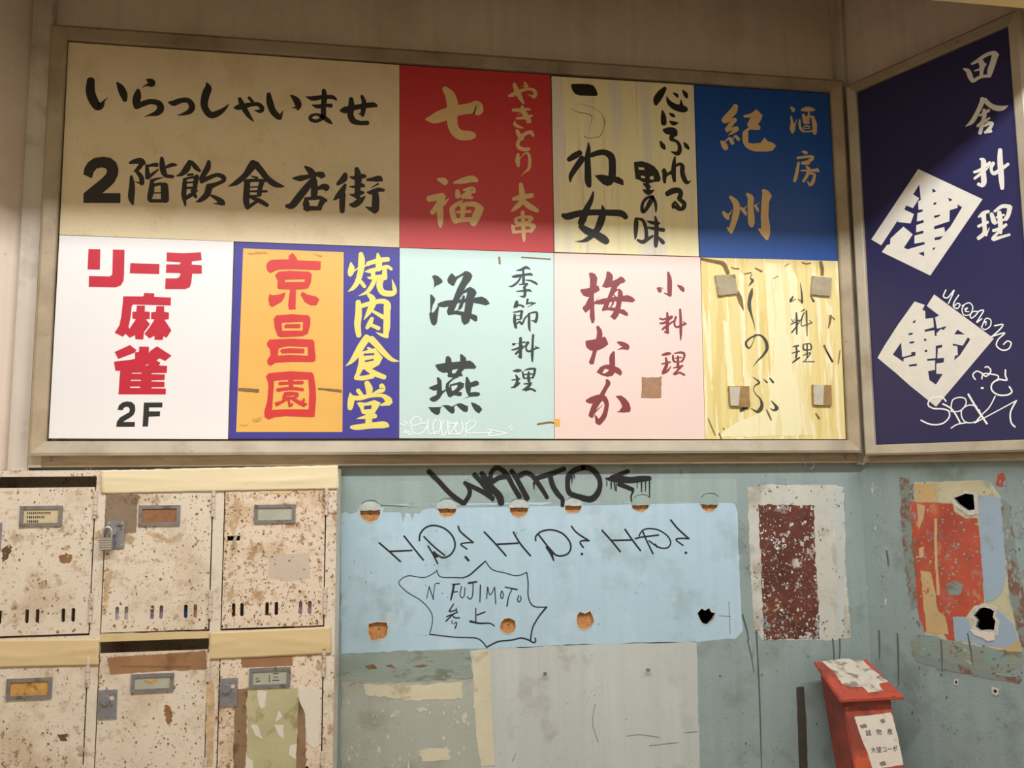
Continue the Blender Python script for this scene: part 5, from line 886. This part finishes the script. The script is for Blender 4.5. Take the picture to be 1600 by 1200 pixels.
hexa('lid', [lp(0, 0, -.006), lp(1, 0, -.006), lp(1, 1, -.006), lp(0, 1, -.006), lp(0, 0, .004), lp(1, 0, .004), lp(1, 1, .004), lp(0, 1, .004)], M['redbox'], bx)
lid_px = [(.14, .02), (.3, .0), (.6, -.02), (.88, .03), (.92, .3), (.97, .62), (.79, .66), (.76, .82), (.50, .86), (.50, .70), (.33, .70), (.2, .6), (.22, .3)]
def lidsheet(L, h0, h1, name, m, seed):
    L = rough([(a * 100, b * 100) for a, b in L], .9, 6, seed); L = [(a / 100, b / 100) for a, b in L]
    n = len(L); V = [lp(a, b, h0) for a, b in L] + [lp(a, b, h1) for a, b in L]; F = []
    for t in capfaces([L]): F += [tuple(t), tuple(n + i for i in t)[::-1]]
    F += [(i, (i + 1) % n, n + (i + 1) % n, n + i) for i in range(n)]
    return frommesh(name, V, F, m, bx)
lidsheet(lid_px, .004, .0052, 'paper_sheet', M['dirtypaper'], 5)['label'] = 'dirty torn white paper on the lid'
BF = Plane(bp(0, Dp, 0), (1, 0, 0), (0, -math.cos(ls), math.sin(ls)))
def bfp(s, d, h): return bp(s, Dp, d) + Vector((0, -math.cos(ls), math.sin(ls))) * h
def frontsheet(L, h0, h1, name, m, seed, amp=.0008):
    L = rough(L, amp, .012, seed); n = len(L)
    V = [bfp(a, b, h0) for a, b in L] + [bfp(a, b, h1) for a, b in L]; F = []
    for t in capfaces([L]): F += [tuple(t), tuple(n + i for i in t)[::-1]]
    F += [(i, (i + 1) % n, n + (i + 1) % n, n + i) for i in range(n)]
    return frommesh(name, V, F, m, bx)
frontsheet([(.038, .104), (.10, .102), (.160, .098), (.164, .11), (.168, .17), (.168, .245), (.066, .252), (.060, .205), (.050, .17), (.044, .145)], .0002, .0012, 'note', M['notepaper'], 6)['label'] = 'white note with two lines of characters'
frontsheet([(.012, .056), (Wd - .008, .056), (Wd - .008, .075), (.012, .075)], .0001, .0004, 'lid_shade_band', M['redshade'], 7)  # painted shade under the lid, a thin darker strip on the front
def fonttext(s, size, x, d):
    cu = bpy.data.curves.new('t', 'FONT'); cu.body = s; cu.size = size; cu.align_x = 'CENTER'; cu.resolution_u = 2; cu.offset = .0002
    ob = bpy.data.objects.new('t', cu); COL.objects.link(ob)
    dg = bpy.context.evaluated_depsgraph_get(); me = bpy.data.meshes.new_from_object(ob.evaluated_get(dg)); bpy.data.objects.remove(ob)
    for v in me.vertices: v.co = bfp(x + v.co.x, d - v.co.y, .0016) - bx.location
    me.materials.clear(); link('character', me, I['pencil'], bx)
for s, x in (('誠', .074), ('物', .109), ('産', .145)): fonttext(s, .0185, x, .158)
for s, x in (('大', .080), ('望', .098), ('コ', .116), ('ー', .133), ('ポ', .151)): fonttext(s, .0175, x, .206)

for i, (a, z, w_) in enumerate([(.050, .13, .02), (.12, .118, .014), (.09, .235, .02)]):
    frontsheet([(a, z), (a + w_, z - .004), (a + w_ * 1.2, z + .006), (a + w_ * .3, z + .009)], .0012, .00135, 'stain', M['enamelgone'], 200 + i, .002)
hexa_side = frommesh('side_panel', [bp(.0105, .004, .012), bp(.0105, Dp - .003, .06), bp(.0105, Dp - .003, Lh - .01), bp(.0105, .004, Lh - .01), bp(.012, .004, .012), bp(.012, Dp - .003, .06), bp(.012, Dp - .003, Lh - .01), bp(.012, .004, Lh - .01)],
    [(0, 1, 2, 3), (4, 7, 6, 5), (0, 4, 5, 1), (1, 5, 6, 2), (2, 6, 7, 3), (3, 7, 4, 0)], M['redshade'], bx)  # thin darker sheet that paints the shade of the box's left side
# ================================================================= fine wear
DR1 = [(3, 766), (148, 766), (142, 988), (3, 990)]; DR2 = [(165, 776), (332, 774), (325, 984), (160, 986)]; DR3 = [(352, 772), (507, 768), (500, 975), (347, 980)]
DR4 = [(3, 1046), (137, 1043), (130, 1199), (3, 1199)]; DR5 = [(156, 1024), (320, 1020), (315, 1199), (150, 1199)]; DR6 = [(340, 1036), (500, 1030), (494, 1199), (336, 1199)]
def mk(n, c): return mat(n, c, .25, 60, .7, .1)
M['speck'] = mk('rust_speck', lin(146, 106, 68)); M['speck2'] = mk('dark_rust_speck', lin(104, 76, 54)); M['speck3'] = mk('pale_rust_bloom', lin(200, 172, 136))
for i, (D, P, n) in enumerate([((0, 0), DR1, 150), ((0, 1), DR2, 230), ((0, 2), DR3, 420), ((1, 0), DR4, 110), ((1, 1), DR5, 220), ((1, 2), DR6, 260)]):
    flecks('rust_specks', P, LFRONT, .00125, M['speck3'], doors[D], n // 2, .8, 4.2, 300 + i, .35)
    flecks('rust_specks', P, LFRONT, .0014, M['speck'], doors[D], n, .5, 3.0, 320 + i, .45)
    flecks('rust_specks', P, LFRONT, .0016, M['speck2'], doors[D], n, .3, 1.7, 340 + i, .35)
flecks('rust_specks', [(509, 770), (526, 770), (520, 1199), (500, 1199)], LFRONT, .0004, M['speck'], lb, 160, .5, 2.6, 360, .3)
flecks('rust_specks', [(0, 732), (155, 732), (155, 744), (0, 747)], LFRONT, .0004, M['speck'], lb, 60, .5, 2.2, 361, .5)
flecks('rust_specks', [(152, 775), (163, 775), (154, 985), (145, 985)], LFRONT, .0004, M['speck3'], lb, 40, .5, 2.2, 362, .5)
for i, (D, P, m_) in enumerate([((0, 0), [(92, 868), (103, 864), (113, 868), (112, 875), (104, 880), (93, 877)], 'speck'), ((0, 0), [(96, 855), (108, 851), (110, 857), (99, 862)], 'speck3'), ((0, 0), [(3, 858), (14, 850), (20, 855), (12, 872), (4, 880)], 'speck2'), ((1, 0), [(90, 1147), (104, 1145), (104, 1158), (94, 1157)], 'speck2'),
                     ((0, 2), [(366, 780), (374, 778), (376, 800), (370, 822), (364, 838), (358, 820)], 'speck3'), ((0, 2), [(360, 852), (372, 848), (368, 866), (358, 870)], 'speck3'), ((1, 1), [(256, 1103), (264, 1102), (270, 1120), (264, 1136), (258, 1120)], 'speck'), ((0, 1), [(163, 905), (172, 888), (176, 896), (170, 925), (166, 960), (160, 962)], 'speck3'), ((0, 1), [(226, 833), (245, 832), (256, 840), (270, 842), (268, 850), (246, 842)], 'speck3')]):
    patch('rust_stain', P, LFRONT, .001, .00118, M[m_], doors[D], amp=1.8, step=2.2, seed=400 + i)
patch('rust_stain', [(322, 1070), (333, 1060), (336, 1100), (332, 1199), (322, 1199)], LFRONT, 0, .0003, M['speck3'], lb, amp=1, step=6, seed=420)
# chips on the walls
M['chipw'] = mk('white_chip', lin(206, 206, 204)); M['chipg'] = mk('grey_chip', lin(150, 158, 160)); M['chipd'] = mk('dark_scuff', lin(84, 92, 88)); M['scr'] = mk('grey_scratch', lin(142, 144, 138)); M['chipt'] = mk('tan_chip', lin(196, 160, 116)); M['chipo'] = mk('olive_chip', lin(132, 118, 92))
RP = [(1187, 792), (1272, 792), (1275, 870), (1280, 960), (1280, 996), (1195, 997), (1190, 900)]
flecks('paint_chips', RP, WALL, TH * 2.6, M['chipw'], wb, 260, .6, 3.2, 430, .55)
flecks('paint_chips', [(1190, 968), (1280, 960), (1280, 997), (1194, 998)], WALL, TH * 2.7, M['chipg'], wb, 90, .8, 4, 431, .5)
flecks('paint_chips', [(1202, 838), (1228, 838), (1228, 858), (1202, 858)], WALL, TH * 2.8, M['chipw'], wb, 26, 1, 4, 432)
flecks('paint_chips', [(1174, 760), (1330, 760), (1334, 995), (1284, 995), (1276, 792), (1186, 790), (1190, 990), (1180, 990)], WALL, TH * 1.9, M['chipo'], wb, 150, .5, 3, 433, .3)
RM = z8([(140, 230), (380, 232), (456, 300), (486, 640), (440, 750), (330, 805), (260, 860), (180, 885), (130, 450)])
av = [hr_px['k'], hr_px['l']]
flecks('paint_chips', RM, RWALL, TH * 2.7, M['chipg'], wr, 110, .6, 4.0, 434, .15, .6, av)
flecks('paint_chips', RM, RWALL, TH * 2.9, M['chipt'], wr, 110, .5, 2.6, 435, .2, 1.2, av)
flecks('paint_chips', z8([(260, 240), (450, 300), (470, 540), (280, 560)]), RWALL, TH * 2.8, M['chipg'], wr, 70, .8, 4.5, 436, 0, .45, av)
flecks('paint_chips', z8([(55, 85), (120, 100), (160, 880), (95, 780)]), RWALL, TH * 2.2, M['chipo'], wr, 90, .7, 4, 437, 0, 1.3)
flecks('paint_chips', z8([(110, 900), (690, 1000), (690, 1160), (120, 1010)]), RWALL, TH * 3, M['chipo'], wr, 120, .7, 4, 438, .2, .6)
flecks('paint_chips', z8([(560, 100), (700, 100), (700, 960), (620, 700)]), RWALL, TH * 3, M['chipg'], wr, 90, .7, 4.5, 439, 0, 1.6)
flecks('paint_chips', [(1352, 745), (1400, 745), (1410, 1030), (1352, 1030)], RWALL, TH, M['chipw'], wr, 40, .4, 2.0, 440, 0, 3)
flecks('scuffs', [(1100, 1010), (1340, 1005), (1345, 1199), (1100, 1199)], WALL, TH, M['chipd'], wb, 70, .3, 1.6, 441, 0, 1.5)
flecks('scuffs', [(770, 1020), (1085, 1010), (1090, 1199), (775, 1199)], WALL, TH * 1.6, M['chipd'], wb, 60, .3, 1.3, 442)
flecks('scuffs', [(1355, 750), (1600, 750), (1600, 1199), (1355, 1199)], RWALL, TH * 3.4, M['chipd'], wr, 130, .3, 1.6, 443, 0, 1.6, av)
flecks('scuffs', [(535, 745), (1150, 745), (1155, 1000), (535, 1015)], WALL, TH * 2.2, M['chipd'], wb, 90, .3, 1.3, 444, 0, 1, HB)
flecks('plaster_crumbs', [(535, 1064), (740, 1062), (745, 1199), (535, 1199)], WALL, TH * 2.8, M['papertape'], wb, 130, .6, 4.2, 445, 0, 1.2)
flecks('grime_specks', [(110, 72), (620, 108), (620, 380), (98, 360)], FACE, .00035, M['glue'], PN['cream'], 60, .3, 1.1, 446)
scr = ['~1.2 980,1150 1000,1148 1030,1152', '~1.2 1015,1165 1060,1160', '~1 930,1100 926,1130 935,1160', '~1.2 1070,1145 1090,1143', '~1 800,1190 806,1178', '~1 1124,962 1142,963', '~1 1139,940 1141,990', '~1.1 1178,1010 1176,1030', '~1.2 545,1072 560,1066 575,1073']
for s_ in scr: glyph('scratch', s_, 0, 0, 1, WALL, TH * 2.6, M['scr'], wb)

for (u0, u1, v) in [(565, 592, 782), (686, 712, 779), (798, 825, 779), (990, 1016, 773), (1096, 1123, 771), (885, 908, 777)]:
    glyph('crack', '%f,%f,1.4 %f,%f,1.0 %f,%f,1.6 %f,%f,1.0' % (u0, v + 6, u0 + 6, v + 1, u1 - 8, v, u1, v + 5), 0, 0, 1, WALL, TH * 2.6, M['dripc'], wb)
